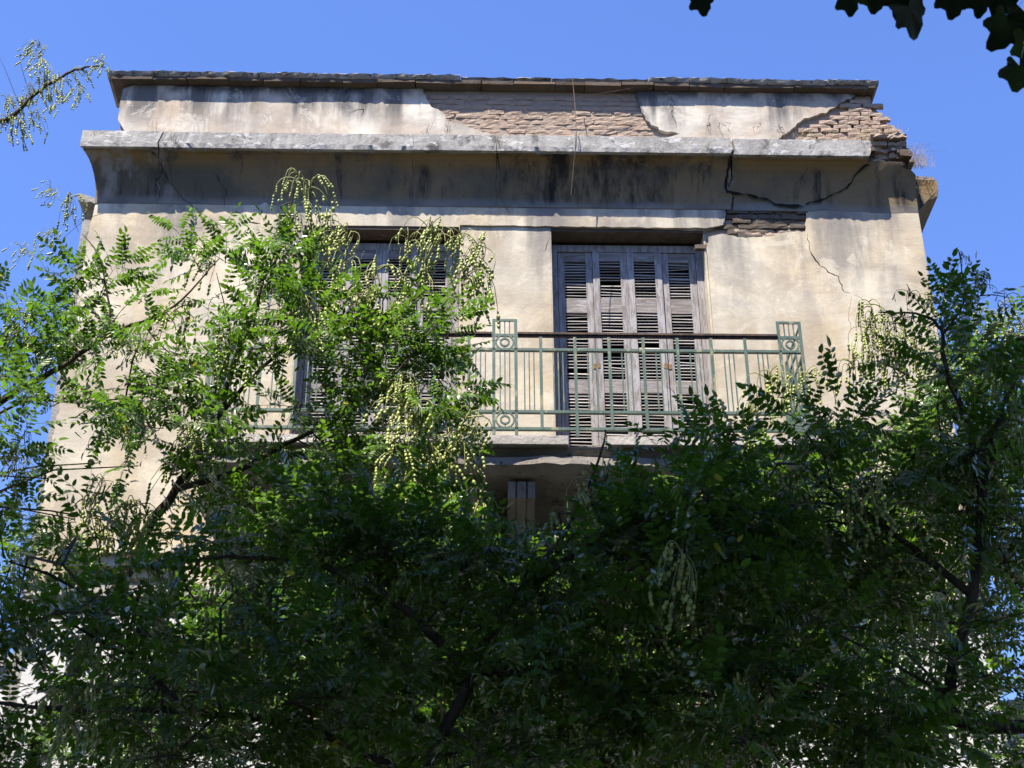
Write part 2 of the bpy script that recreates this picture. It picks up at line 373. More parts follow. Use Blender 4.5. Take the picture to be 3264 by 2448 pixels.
lf = MB(); lf.box(WL, -1.3, 0, .035, 4.9, FLOOR-.002); lf.box(-.5, .9, 0, .035, 4.9, FLOOR-.002); lf.box(2.3, WR, 0, .035, 4.9, FLOOR-.002)
lf.box(WL, WR, 0, .035, 0, 4.898); lf.build('lower_wall', M['white_plaster'], house)
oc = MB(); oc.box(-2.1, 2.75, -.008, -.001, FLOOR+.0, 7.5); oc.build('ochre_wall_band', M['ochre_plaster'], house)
bk = MB(); bk.box(WL+.02, WR-.02, .43, 7, 0, 11.2); bk.build('house_body', M['corner_render'], house)
# rear wing showing past the left corner, with a broken lump of cornice on it
wg = MB(); xl = XZ(248, 800, .40)[0]; wg.box(xl, WL+.019, .40, 6, 0, XZ(255, 700, .40)[1]); wg.build('wing_wall', M['corner_render'], house)
def lump(profile, y0, y1, flip=False, jit=.01):
    m = MB(); n = len(profile); vs = []; ny = 12
    for j in range(ny+1):
        y = y0+(y1-y0)*j/ny
        for (x, z) in profile:
            d = jit*mnoise.noise(Vector((x*9, y*4, z*9))); vs.append((x+d, y+d*(j == 0), z+d))
    fs = [(j*n+i, j*n+(i+1) % n, (j+1)*n+(i+1) % n, (j+1)*n+i) for j in range(ny) for i in range(n)]
    if flip: fs = [f[::-1] for f in fs]
    cap = tuple(range(n)); m.add(vs, fs+[cap if flip else cap[::-1]]); return m
pr = [XZ(x, y, .33) for x, y in ((246, 618), (252, 616), (275, 622), (292, 627), (305, 632), (305, 650), (290, 642), (275, 645), (258, 643), (247, 634))]
lump(pr, .33, 2.2, True).build('cornice_fragment', [M['corner_render']], house)

# door frames and louvred shutters
SZ = [(10.02, 9.60), (9.45, 8.72), (8.59, 7.86)]
YS = .20
sm = MB(); sm.add([(0, -.013, -.010), (0, -.009, -.014), (0, .016, .009), (0, .012, .014), (.194, -.013, -.010), (.194, -.009, -.014), (.194, .016, .009), (.194, .012, .014)],
    [(0, 1, 2, 3), (7, 6, 5, 4), (0, 4, 5, 1), (1, 5, 6, 2), (2, 6, 7, 3), (3, 7, 4, 0)])
slat_mesh = sm.mesh('slat', M['slat'])
hm = MB(); hm.box(0, .033, -.004, 0, 0, .055); hinge_mesh = hm.mesh('hinge_plate', M['hinge'])
for di, (x0, x1) in enumerate(DOORS):
    fr = MB(); fw = .075
    fr.box(x0+.013, x0+fw, YS-.02, YS+.07, DB, 10.20, .002); fr.box(x1-fw, x1-.013, YS-.02, YS+.07, DB, 10.20, .002)
    fr.box(x0+fw+.001, x1-fw-.001, YS-.02, YS+.07, 10.125, 10.20, .002)
    fr.build('door_frame', M['wood'], house)
    bd = MB(); bd.box(x0+.02, x1-.02, YS+.12, YS+.16, DB, 10.235); bd.build('dark_backing', M['dark'], house)  # near-black sheet, its colour stands in for the unlit space behind the slats
    a, b = x0+fw+.004, x1-fw-.004; lw = (b-a)/4
    for k in range(4):
        l0, l1 = a+k*lw+.0015, a+(k+1)*lw-.0015; s1 = .062; fold = (.004, -.012, -.012, .003)[k]
        st = MB()
        for (p0, p1) in ((l0, l0+s1), (l1-s1, l1)): st.box(p0, p1, YS-.012+fold, YS+.026+fold, DB+.03, 10.12, .0018)
        sh = st.build('shutter', M['wood'], house)
        rl = [(10.119, 10.02), (9.60, 9.45), (8.72, 8.59), (7.86, DB+.031)]
        for (zt, zb) in rl:
            r = MB(); r.box(l0+s1+.0005, l1-s1-.0005, YS-.008+fold, YS+.022+fold, zb, zt, .0012)
            r.build('rail', M['wood_h'], sh)
        W_ = l1-l0-2*s1
        for (zt, zb) in SZ:
            n = int(round((zt-zb)/.0335))
            for q in range(n):
                if random.random() < .012: continue
                zz = zb+(q+.5)*(zt-zb)/n; tilt = random.gauss(0, .018)
                if random.random() < .04: tilt = random.choice((-1, 1))*random.uniform(.05, .13)
                if di == 1 and k == 2 and zz < 7.99 and q in (1, 2): tilt = -.22
                link(slat_mesh, 'slat', sh, loc=(l0+s1-.004, YS+.006+fold, zz), rot=(random.gauss(0, .10), tilt, 0), scale=((W_+.008)/.194, 1, 1))
        for zc in ((8.845,) if k in (0, 1, 2, 3) else ()):
            link(hinge_mesh, 'hinge_plate', sh, loc=((l1-.035) if k % 2 == 0 else (l0+.002), YS-.0135+fold, zc))

# bricks
def brick_mesh(i, L=.21, H=.052, D=.05, mat='brick'):
    m = MB(); r = random.Random(100+i); nx, nz = 4, 2; vs = []; 
    for jy in (0, 1):
        for a in range(nx+1):
            for b in range(nz+1):
                e = .5*((a in (0, nx))+(b in (0, nz)))
                vs.append((L*(a/nx-.5)+r.uniform(-.006, .006), (-D/2+r.uniform(0, .010)+e*.006) if jy == 0 else D/2, H*(b/nz-.5)+r.uniform(-.004, .004)))
    W = nz+1; o = (nx+1)*W
    fs = [(a*W+b, (a+1)*W+b, (a+1)*W+b+1, a*W+b+1) for a in range(nx) for b in range(nz)]
    fs += [(a*W, o+a*W, o+(a+1)*W, (a+1)*W) for a in range(nx)] + [(a*W+nz, (a+1)*W+nz, o+(a+1)*W+nz, o+a*W+nz) for a in range(nx)]
    fs += [(b, b+1, o+b+1, o+b) for b in range(nz)] + [(nx*W+b, o+nx*W+b, o+nx*W+b+1, nx*W+b+1) for b in range(nz)]
    m.add(vs, fs); return m.mesh('brick', M[mat])
BR = [brick_mesh(i) for i in range(7)]; BRD = [brick_mesh(20+i, mat='dark_brick') for i in range(4)]
def lay(poly, y, parent, meshes, course=.060, length=.222, loss=.03, grow=0, wob=.008, seed=0):
    r = random.Random(seed); zs = [p[1] for p in poly]; xs_ = [p[0] for p in poly]; z = min(zs)+course/2; row = 0; cnt = 0
    while z < max(zs):
        x = min(xs_)-length+(row % 2)*length/2+r.uniform(-.02, .02)
        while x < max(xs_)+length:
            Lr = r.uniform(.8, 1.12)
            if inside((x, z), poly) and r.random() > loss:
                link(r.choice(meshes), 'brick', parent, loc=(x, y+r.uniform(-wob, wob), z+r.uniform(-.003, .003)), rot=(r.uniform(-.04, .04), r.uniform(-.02, .02), r.uniform(-.03, .03)), scale=(Lr, 1, r.uniform(.92, 1.08)*course/.060)); cnt += 1
            x += length*(Lr*.5+.5)
        z += course; row += 1
    return cnt
# parapet
PY = .02; PB = 11.16
par = MB()
pedge = [XZ(2780, 330, PY), XZ(2795, 345, PY), XZ(2812, 360, PY), XZ(2828, 385, PY), XZ(2838, 410, PY), XZ(2842, 445, PY)]
pout = [(-3.44, PB), (-3.42, 11.965)]+[(pedge[0][0], 11.965)]+pedge+[(pedge[-1][0]+.02, PB)]
sheet(par, rag(pout, .008, .05)[::-1], [], PY+.032, PY+.34, back=True)
par_o = par.build('parapet', M['mortar'], house)
Lp = [(-3.46, PB+.1)]+rag([XZ(x, y, PY) for x, y in ((400, 420), (385, 397), (376, 380), (380, 345), (387, 305), (390, 285))], .008, .03, False)+[(-3.36, 11.96)]
Lp += rag([(-.56, 11.96)]+[XZ(x, y, PY) for x, y in ((1345, 281), (1369, 331), (1421, 371), (1426, 385), (1471, 396), (1562, 427), (1600, 436))], .016, .022, False)+[(.25, PB+.1)]
pl = MB(); sheet(pl, Lp[::-1] if False else Lp[::-1], [crackpoly([XZ(*p, PY) for p in ((1120, 360), (1135, 352), (1160, 350), (1150, 372))], .012)], PY-.004, PY+.032)
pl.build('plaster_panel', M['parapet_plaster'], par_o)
Rp = [(1.62, PB+.1)]+rag([XZ(x, y, PY) for x, y in ((2167, 428), (2108, 417), (2059, 385), (2045, 358), (2027, 304), (2032, 272))], .014, .022, False)+[(1.68, 11.96)]
Rp += rag([(3.80, 11.96)]+[XZ(x, y, PY) for x, y in ((2726, 309), (2681, 329), (2637, 359), (2562, 379), (2500, 430), (2480, 445))], .014, .022, False)+[(3.0, PB+.1)]
pl = MB(); sheet(pl, Rp[::-1], [crackpoly([XZ(*p, PY) for p in ((2136, 300), (2150, 335), (2142, 365), (2155, 395), (2160, 420))], .008)], PY-.01, PY+.032)
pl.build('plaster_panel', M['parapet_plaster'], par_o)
nb = lay([(-.75, 11.25), (-.75, 11.94), (1.78, 11.94), (1.78, 11.25)], PY+.043, par_o, BR, seed=1, wob=.005)
# stepped brick end on the right
stepP = [(XZ(a, b, PY)[0]+.12, XZ(a, b, PY)[1]) for a, b in ((2470, 455), (2500, 430), (2562, 379), (2637, 359), (2681, 329), (2726, 309))]+[(3.78, 11.95)]+[(p[0]+.03, p[1]) for p in pedge]+[(pedge[-1][0]+.06, 11.25)]
nb += lay(stepP, PY+.012, par_o, BR, seed=2, wob=.008, loss=.03, course=.054)
# cornice stub and brick stump at the right end
for k in range(10):
    link(random.choice(BR), 'brick', par_o, loc=(3.93+.17*(k % 2)+random.uniform(-.03, .03), -.10+random.uniform(-.02, .02)+.03*(k//2), 11.29-.058*(k//2)), rot=(0, random.uniform(-.05, .05), random.uniform(-.12, .12)), scale=(.85, 3.2, 1))
# coping: cracked stone slabs on a tile course
cx = -3.60; cps = []
while cx < 4.02:
    L = random.uniform(.5, 1.0); cps.append((cx, min(cx+L, 4.04))); cx += L+.006
for i, (a, b) in enumerate(cps):
    missing = -.45 < (a+b)/2 < 1.6
    m = MB(); N = max(4, int((b-a)/.05)); yf = -.07 if missing else -.10; zt = 12.055
    vs = []
    for q in range(N+1):
        x = a+(b-a)*q/N; e = random.uniform(-.008, .008)+.012*mnoise.noise(Vector((x*4, 1, 1)))
        zb = 12.012 if not missing else 12.028
        vs += [(x, yf+e+.01, zb+.01+random.uniform(-.007, .009)), (x, yf+e, zt-.012+random.uniform(-.006, .006)), (x, yf+.03+e, zt+.012+random.uniform(-.006, .006)), (x, .42, zt+.01), (x, .42, zb-.01), (x, yf+.03, zb-.008+random.uniform(-.006, .006))]
    fs = [(q*6+k, (q+1)*6+k, (q+1)*6+(k+1) % 6, q*6+(k+1) % 6) for q in range(N) for k in range(6)]
    m.add(vs, fs+[tuple(range(6)), tuple(range(N*6, N*6+6))[::-1]])
    dz = random.uniform(-.006, .006) - (0.02 if a > 3.7 else 0)
    m.build('coping_slab', M['coping'], par_o, loc=(0, 0, dz))
tx = -3.56
while tx < 3.98:
    L = random.uniform(.28, .42); m = MB(); y0 = random.uniform(-.075, -.06)
    m.box(tx, min(tx+L-.006, 4.0), y0, .3, 11.966+random.uniform(-.006, .004), 12.004, .005); m.build('coping_tile', M['dark_brick'], par_o); tx += L
# main cornice: cove and fascia in cracked segments
FZ0, FZ1, FD = 10.98, 11.18, .25
prof = [(-.007, 10.50), (-.010, 10.56), (-.016, 10.64), (-.038, 10.72), (-.068, 10.80), (-.105, 10.87), (-.145, 10.92), (-.19, 10.955), (-.213, 10.962), (-.216, 10.975)]
def cornice_seg(xa, xb, ea, eb, dz=0, dy=0, ret=None):
    """ea, eb: functions of the profile parameter giving an offset of each end; ret: outward return at the left corner"""
    m = MB(); N = max(6, int((xb-xa)/.035)); full = prof+[(-FD, FZ0), (-FD-.004, FZ0+.05), (-FD, FZ1-.012), (-FD+.02, FZ1), (.02, FZ1+.06), (.02, 10.50)]
    n = len(full); vs = []; chips = [random.uniform(.008, .022) if random.random() < .03 else 0 for _ in range(N+1)]
    for q in range(N+1):
        u = q/N
        for k, (y, z) in enumerate(full):
            s = k/(n-1); x0 = xa+ea(s, z); x1 = xb+eb(s, z); x = x0+(x1-x0)*u
            if ret is not None: x = max(x, WL-ret*abs(y)) if q else WL-ret*abs(y)
            nn = mnoise.noise(Vector((x*2.3, k*.35, 2)))*.006+mnoise.noise(Vector((x*11, k*.8, 5)))*.004
            big = .0 if k < len(prof) else nn
            jit = random.uniform(-.0045, .0045) if len(prof) <= k <= len(prof)+3 else 0
            if k == len(prof) and chips[q]: jit += chips[q]
            vs.append((x, y+nn+jit+dy, z+dz+jit+(nn if k >= len(prof) else 0)))
    fs = [(q*n+k, q*n+(k+1) % n, (q+1)*n+(k+1) % n, (q+1)*n+k) for q in range(N) for k in range(n)]
    fs = [f[::-1] for f in fs]
    mi = [0 if (i % n) < len(prof)-1 or (i % n) >= n-2 else 1 for i in range(len(fs))]
    ct = tessellate_polygon([[Vector((p[0], p[1], 0)) for p in full]]); c1_ = []; c2_ = []
    for a, b, c_ in ct:
        ar = (full[b][0]-full[a][0])*(full[c_][1]-full[a][1])-(full[b][1]-full[a][1])*(full[c_][0]-full[a][0])
        if ar < 0: b, c_ = c_, b
        c1_.append((a, c_, b)); c2_.append((N*n+a, N*n+b, N*n+c_))
    m.add(vs, fs+c1_+c2_); m.mi = mi+[2]*(len(c1_)+len(c2_))
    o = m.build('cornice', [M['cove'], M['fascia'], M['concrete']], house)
    return o
z0 = lambda s, z: 0.0
def wob(sd, a): return lambda s, z: a*mnoise.noise(Vector((z*9, sd, 1)))
XS = [at(508, 440, -FD)[0], at(1315, 450, -FD)[0], at(1582, 450, -FD)[0], at(2326, 450, -FD)[0]]
c1 = wob(3, .05); c2 = wob(4, .03); c3 = wob(5, .03); c4 = wob(6, .07)
sh_ = lambda f, d: (lambda s, z: f(s, z)+d)
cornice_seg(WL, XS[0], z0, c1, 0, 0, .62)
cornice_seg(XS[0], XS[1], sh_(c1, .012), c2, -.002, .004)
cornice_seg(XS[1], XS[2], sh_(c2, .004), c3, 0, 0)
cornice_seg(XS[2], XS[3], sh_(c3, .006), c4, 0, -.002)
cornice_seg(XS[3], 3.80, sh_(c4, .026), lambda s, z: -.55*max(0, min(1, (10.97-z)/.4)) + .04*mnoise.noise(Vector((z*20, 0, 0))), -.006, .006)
def cove_y(z):
    if z <= prof[0][1]: return 0
    for (ya, za), (yb, zb) in zip(prof, prof[1:]):
        if za <= z <= zb: return ya+(yb-ya)*(z-za)/(zb-za)
    return -.216
# surviving foot of the cove at the right corner
m = MB(); N = 26; vs = []; K = 7
tops = lambda x: 10.98 - .03*math.sin(x*9) - .10*max(0, (x-3.85)/.4) + .02*mnoise.noise(Vector((x*12, 0, 0)))
for q in range(N+1):
    u = q/N
    for k in range(K):
        f = k/(K-1); x0 = 3.16+.62*f; x = x0+(WR-x0)*u; z = 10.48+(tops(x)-10.48)*f
        yy = cove_y(min(z, 10.93))+.012
        vs.append((x, yy-.012+.006*mnoise.noise(Vector((x*3, z*5, 0))), z))
    zt = vs[-1][2]; vs.append((vs[-1][0], .04, zt+.015)); vs.append((vs[-K-1][0], .04, 10.48))
n = K+2
fs = [(q*n+k, (q+1)*n+k, (q+1)*n+(k+1) % n, q*n+(k+1) % n) for q in range(N) for k in range(n)]
m.add(vs, fs)
m.mi = [0 if (i % n) < K-1 else 1 for i in range(len(fs))]
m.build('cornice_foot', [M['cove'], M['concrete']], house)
m = MB()   # rubble behind the lost corner of the cornice
for k in range(26):
    x = 3.72+random.uniform(0, .5); z = random.uniform(10.95, 11.17); m.box(x, min(x+random.uniform(.05, .16), WR-.01), -.10+random.uniform(-.04, .06)+.25*(11.2-z)*0, .2, z, z+random.uniform(.03, .06), .008)
m.box(3.70, WR-.01, .0, .3, 10.9, 11.26, .01)
m.build('cornice_rubble', M['dark_brick'], house)
lay(patch[1:], .028, wall_o, BRD, seed=5, wob=.010, loss=.02, course=.058)
lay([XZ(2300, 730), XZ(2560, 715), XZ(2566, 737), XZ(2448, 754), XZ(2300, 748), XZ(2262, 752)], .03, wall_o, BR, seed=9, wob=.008, loss=.02, course=.05)
# crack lines in the dark cove, flat near-black strips that paint the shade inside open cracks
for L, wd in (([(2330, 500), (2318, 560), (2312, 600), (2320, 618)], .035), ([(2320, 612), (2368, 622), (2438, 636), (2480, 655), (2560, 662)], .03), ([(2567, 655), (2640, 628), (2700, 600), (2722, 565), (2750, 535), (2775, 515)], .02),
              ([(480, 475), (510, 520), (540, 580), (590, 640), (630, 670)], .009), ([(690, 560), (722, 610), (715, 660)], .005), ([(1583, 490), (1598, 560), (1592, 620), (1625, 685)], .006), ([(2548, 600), (2552, 570), (2580, 520)], .005)):
    pts = []
    for (px, py) in L:
        y = -.1
        for _ in range(12): p = at(px, py, y); y = cove_y(p[2])-(.0 if True else 0)
        pts.append((p[0], p[2]))
    pg = rag(pts, .010, .03, False); V = []
    for i, (x, z) in enumerate(pg):
        ww = wd*(.25+1.1*abs(mnoise.noise(Vector((x*7, z*7, 2)))))*random.uniform(.5, 1.4)/2*1.5; a = pg[max(i-1, 0)]; b = pg[min(i+1, len(pg)-1)]; l = math.hypot(b[0]-a[0], b[1]-a[1])+1e-9
        nx, nz = -(b[1]-a[1])/l*ww, (b[0]-a[0])/l*ww
        for sx in (-1, 1): V.append((x+sx*nx, cove_y(z+sx*nz)-.014 if x > 2.3 else cove_y(z+sx*nz)-.010, z+sx*nz))
    mm = MB(); mm.add(V, [(2*i, 2*i+1, 2*i+3, 2*i+2) for i in range(len(pg)-1)]); mm.build('crack', M['dark'], house)
ledge = MB(); sheet(ledge, rag([(-.115, 10.277), (2.20, 10.270), (2.37, 10.315), (2.36, 10.36), (2.30, 10.385), (-.115, 10.392)], .006, .05), [], -.020, -.0005)
ledge.build('lintel_ledge', M['plaster'], house)
# side cornice on the right flank
def px3(x, y, Y): p = at(x, y, Y); return (p[0], p[2])
sp = [px3(2952, 620, .3), px3(2925, 560, .3), px3(2912, 535, .3), px3(2940, 527, .3), px3(2995, 532, .3), px3(2997, 560, .3), px3(2994, 592, .3), px3(2975, 596, .3)]
sp = [(WR-.02, 10.58), (WR-.02, 11.04), (WR+.05, 11.06), (WR+.31, 11.05), (WR+.32, 10.94), (WR+.30, 10.86), (WR+.20, 10.80), (WR+.10, 10.70)]
m = lump(sp, .22, 5.5, False, .014); m.build('side_cornice', M['cove'], house)
m = MB(); m.box(WR+.07, WR+.31, .26, .42, 11.075, 11.13, .008); m.box(WR-.02, WR+.1, .3, .5, 11.075, 11.15, .01); m.build('loose_tile', M['brick'], house)

# balcony
BX0, BX1, BYF = -2.26, 2.88, -.74
m = MB(); N = 70; vs = []
for q in range(N+1):
    x = BX0+.05+(BX1-BX0-.1)*q/N; a = .03*mnoise.noise(Vector((x*2.2, 0, 0)))+.02*mnoise.noise(Vector((x*9, 1, 0))); b = .02*mnoise.noise(Vector((x*5, 7, 0)))+random.uniform(-.008, .008)
    vs += [(x, BYF+.07+a*.5, 7.575), (x, BYF+.12+a, 7.52+b*.5), (x, BYF+.06+a, 7.49+b), (x, BYF+.055+a*1.2, 7.42+b), (x, BYF+.14+a, 7.37+b), (x, -.12, 7.32), (x, -.002, 7.20), (x, -.002, 7.575)]
fs = [(q*8+k, (q+1)*8+k, (q+1)*8+(k+1) % 8, q*8+(k+1) % 8)[::-1] for q in range(N) for k in range(8)]
m.add(vs, fs+[tuple(range(8)), tuple(range(N*8, N*8+8))[::-1]])
slab = m.build('balcony_slab', M['concrete'], house)
px_ = [BX0, -1.3, -.35, .93]; pieces = [(BX0, -1.32), (-1.315, -.25), (-.245, .80), (1.12, 1.97), (1.975, BX1)]
for i, (a, b) in enumerate(pieces):
    m = MB(); m.box(a, b-.003, BYF-(.015 if i == 4 else .0), -.005, 7.578, 7.655-(.006 if i == 4 else 0), .003); m.build('marble_slab', M['marble'], slab)
m = MB(); m.box(.80, 1.12, BYF+.12, -.005, 7.578, 7.63, .015); m.build('broken_slab', M['concrete'], slab)
for xc in (-1.95, -.05, .42, 2.45):
    m = MB(); pr_ = [(-.002, 6.72), (-.10, 6.80), (-.17, 6.98), (-.30, 7.12), (-.52, 7.20), (-.55, 7.33), (-.002, 7.31)]
    for dx0, dx1 in ((-.11, -.05), (-.035, .035), (.05, .11)):
        v = [(xc+dx0, y, z) for y, z in pr_]+[(xc+dx1, y, z) for y, z in pr_]; k = len(pr_)
        m.add(v, [tuple(range(k)), tuple(range(k, 2*k))[::-1]]+[(i, k+i, k+(i+1) % k, (i+1) % k) for i in range(k)])
    v = [(xc-.10, y+.02, z) for y, z in pr_]+[(xc+.10, y+.02, z) for y, z in pr_]; k = len(pr_)
    m.add(v, [tuple(range(k)), tuple(range(k, 2*k))[::-1]]+[(i, k+i, k+(i+1) % k, (i+1) % k) for i in range(k)])
    m.build('corbel', M['concrete'], house)
# hood moulds over the outer windows of the floor below
for (a, b) in ((-3.35, -2.40), (3.05, 3.95)):
    m = MB(); m.box(a, b, -.16, -.003, 6.86, 6.93, .004); m.box(a+.03, b-.03, -.11, -.003, 6.76, 6.858, .004); m.box(a+.06, b-.06, -.05, -.003, 6.68, 6.758, .004)
    m.build('hood_mould', M['plaster'], house)
# string course and lower-floor openings
for a, b in ((WL-.01, -1.33), (2.32, WR+.01)):
    m = MB(); m.box(a, b, -.06, -.002, FLOOR-.10, FLOOR-.01); m.build('string_course', M['marble'], house)
for x0, x1 in ((-1.28, -.52), (.92, 2.28)):
    m = MB(); m.box(x0, x1, .25, .30, 4.9, FLOOR); m.box((x0+x1)/2-.03, (x0+x1)/2+.03, .23, .249, 4.9, FLOOR); m.build('lower_shutter', M['wood'], house)

# railing of flat iron bars with ring ornaments
rail = MB(); YR = -.70
Z = dict(top=8.645, mid=8.50, low=7.90, bot=7.74)
rx0, rx1 = -2.20, 2.82
def flat(mb, a, b, w, t): mb.box(min(a[0], b[0])-w[0], max(a[0], b[0])+w[0], min(a[1], b[1])-w[1], max(a[1], b[1])+w[1], min(a[2], b[2])-w[2], max(a[2], b[2])+w[2])
for z in ('mid', 'low', 'bot'): rail.box(rx0+.018, rx1-.018, YR-.006, YR+.006+.02, Z[z]-.012, Z[z]+.012)
for sx in (rx0, rx1):
    for z in ('top', 'mid', 'low', 'bot'): rail.box(sx-.006, sx+.006, YR+.028, -.002, Z[z]-.012, Z[z]+.012)
railing = rail.build('railing', M['iron'], house)
def bar(x, y, z0, z1, w, d, name='baluster'):
    m = MB(); m.box(-w/2, w/2, -d/2, d/2, 0, z1-z0); k = (round(w, 4), round(d, 4), round(z1-z0, 4))
    if k not in bars: bars[k] = m.mesh(name, M['iron'])
    link(bars[k], name, railing, loc=(x, y, z0))
bars = {}
panels = [(-2.20, -1.99), (.18, .39), (2.61, 2.82)]
ptop = 8.80
rr = MB()
def ring(mb, cx, cy, cz, r, tr):
    n = 22; vs = []
    for i in range(n):
        a = 2*math.pi*i/n
        for (dr, dy) in ((-tr, -tr), (tr, -tr), (tr, tr), (-tr, tr)): vs.append((cx+(r+dr)*math.cos(a), cy+dy, cz+(r+dr)*math.sin(a)))
    mb.add(vs, [(i*4+k, i*4+(k+1) % 4, ((i+1) % n)*4+(k+1) % 4, ((i+1) % n)*4+k)[::-1] for i in range(n) for k in range(4)])
rm = MB(); ring(rm, 0, 0, 0, .074, .007); ring(rm, 0, 0, 0, .036, .0075); rm.box(-.006, .006, -.005, .005, .045, .066); rm.box(-.006, .006, -.005, .005, -.066, -.045)
ring_mesh = rm.mesh('ring_ornament', M['iron'])
for a, b in panels:
    for x in (a+.012, b-.012): bar(x, YR+.0, Z['bot']-.06, ptop, .026, .012, 'post')
    m = MB(); m.box(a+.026, b-.026, YR-.006, YR+.006, ptop-.022, ptop, 0); m.box(a+.026, b-.026, YR-.006, YR+.010, Z['top']-.02, Z['top']+.008); m.build('panel_frame', M['iron'], railing)
    for k in range(3):
        x = a+.065+k*.04; bar(x, YR+.004, Z['low']+.013, Z['mid']-.013, .010, .010); bar(x, YR+.004, Z['top']+.010, ptop-.024, .010, .010)
    link(ring_mesh, 'ring_ornament', railing, loc=((a+b)/2, YR, (Z['mid']+Z['top'])/2-.004)); link(ring_mesh, 'ring_ornament', railing, loc=((a+b)/2, YR, (Z['low']+Z['bot'])/2))
for (p0, p1, sg) in ((.39, 2.61, 1), (-1.99, .18, -1)):
    m = MB(); m.box(p0+.003, p1-.003, YR-.018, YR+.022, Z['top']+.000, Z['top']+.019); m.box(p0+.003, p1-.003, YR-.006, YR+.012, Z['top']-.022, Z['top']-.004)
    m.build('handrail', M['rust'], railing)
    fl = [p0+.198+.2895*k if sg == 1 else p1-.198-.2895*k for k in range(8)]
    fl = [x for x in fl if p0+.1 < x < p1-.1]
    for i, x in enumerate(fl): bar(x, YR-.007, Z['bot']-(.075 if i % 3 == 1 else .012), Z['top']-.024, .026, .008)
    ed = sorted(fl+[p0, p1])
    for u, v in zip(ed, ed[1:]):
        mx = (u+v)/2 if v-u > .25 else (u+v)/2
        for k in (-1, 0, 1): bar(mx+k*.040, YR+.004, Z['low']+.013, Z['mid']-.013, .010, .010)
for sx in (rx0, rx1):
    for yy in (-.60, -.56, -.52, -.34, -.30, -.26, -.12): bar(sx, yy, Z['low']+.013, Z['mid']-.013, .010, .010)
    for yy in (-.43, -.19): bar(sx, yy, Z['bot'], Z['top']-.013, .010, .024)
    bar(sx, -.03, Z['bot']-.05, ptop, .024, .024, 'post')
    s = MB(); s.box(sx-.006, sx+.006, YR+.03, -.02, ptop-.022, ptop); s.build('panel_frame', M['iron'], railing)

# neighbouring white buildings glimpsed through the leaves
for nm, (a, b, y0, top), lb in (('neighbour_building', (-11, -3.86, 1.2, 6.35), 'plain white neighbouring building glimpsed through leaves at the left of the house'),
                                ('neighbour_building', (4.7, 11, 1.0, 5.9), 'plain white neighbouring building glimpsed through leaves at the right of the house')):
    r = thing(nm, ((a+b)/2, y0, 0), lb, 'building')
    m = MB(); m.box(a, b, y0, y0+7, 0, top); m.build('wall', M['white_plaster'], r)
    m = MB(); m.box(a-.06, b+.06, y0-.08, y0+7.06, top+.002, top+.10); m.build('roof_edge', M['marble'], r)
    for q in range(3):
        x = a+1.2+q*2.1; m = MB(); m.box(x, x+.9, y0-.03, y0-.002, 3.0, 4.6); m.build('window_shutter', M['wood'], r)

# hanging wire
y = -FD-.045
m = MB(); pts = [at(1825, 250, -.11), at(1832, 330, -.16), at(1838, 428, y-.01), at(1836, 470, y), at(1829, 520, y), at(1824, 575, y), at(1820, 622, y)]
m.tube(pts, .0042, 4); m.tube([at(1833, 425, y-.005), at(1834, 475, y)], .003, 4)
m.tube([at(1832, 320, -.13), at(1900, 300, -.11), at(2010, 282, -.10)], .0035, 4)
o = m.build('hanging_wire', M['rust'], None, label='thin rusty wire dangling over the fascia above the right shuttered door', cat='wire')

# dry grass and weeds rooted on the cornice
def tuft(px, py, Y, n, h, spread, label, mat='straw', r=.0016, heads=False):
    p0 = at(px, py, Y); m = MB()
    if n < 20: spread = min(spread, .02)
    for k in range(n):
        b = p0+np.array([random.gauss(0, spread), random.gauss(0, .03), 0]); l = h*random.uniform(.4, 1.1); d = np.array([random.gauss(0, .22), random.gauss(0, .2), 1]); d /= np.linalg.norm(d)
        pts = [b, b+d*l*.5, b+d*l*.85+np.array([random.gauss(0, .15)*l, 0, 0]), b+d*l+np.array([random.gauss(.1, .3)*l, 0, -.05*l])]
        m.tube(pts, [r, r*.8, r*(.6 if not heads else 2.8), r*.3], 3)
    return m.build('dry_grass', M[mat], None, label=label, cat='dry grass', kind='thing', group='dry weeds on the cornice')
tuft(2905, 530, .15, 170, .26, .10, 'thick tuft of dry straw grass on the broken right corner of the cornice')
tuft(2790, 432, -.06, 90, .12, .10, 'low dry grass fringe on the cornice at the foot of the stepped brick end')
tuft(2590, 436, -.1, 50, .07, .12, 'short sparse dry grass on the cornice left of the stepped brick end')
for (x, y_, h) in ((2262, 424, .24), (2300, 424, .18), (2408, 432, .16), (2497, 430, .2), (2330, 426, .12)):
    tuft(x, y_, -.06, 3, h, .02, {2262: 'single tall dry stalk on cornice in front of the right plaster panel', 2300: 'short forked dry stalk beside the tall one on the cornice', 2408: 'dry stalks at the middle of the white right parapet panel', 2497: 'dark headed dry stalk near the right lower end of the white parapet panel', 2330: 'small dry stalk above the wide crack in the fascia'}[x], 'drystem', .0013, True)
tuft(1430, 428, -.1, 12, .2, .06, 'brown dry weed standing where the parapet plaster meets bare brick', 'drystem')
tuft(1360, 428, -.1, 8, .14, .06, 'small dry weed on cornice left of the plaster edge', 'drystem')
tuft(555, 455, -.27, 14, .12, .03, 'dark withered weed in the crack at the left end of the fascia', 'drystem', .002)
tuft(500, 420, -.1, 7, .22, .08, 'thin dry stalks on the left end of the cornice', 'drystem', .0014)
tuft(1585, 470, -.26, 9, .12, .015, 'dark dead weed in the middle fascia joint', 'drystem', .002)
tuft(2025, 424, -.08, 16, .10, .25, 'scattered dry stems at the foot of the bare brick parapet', 'straw', .0012)

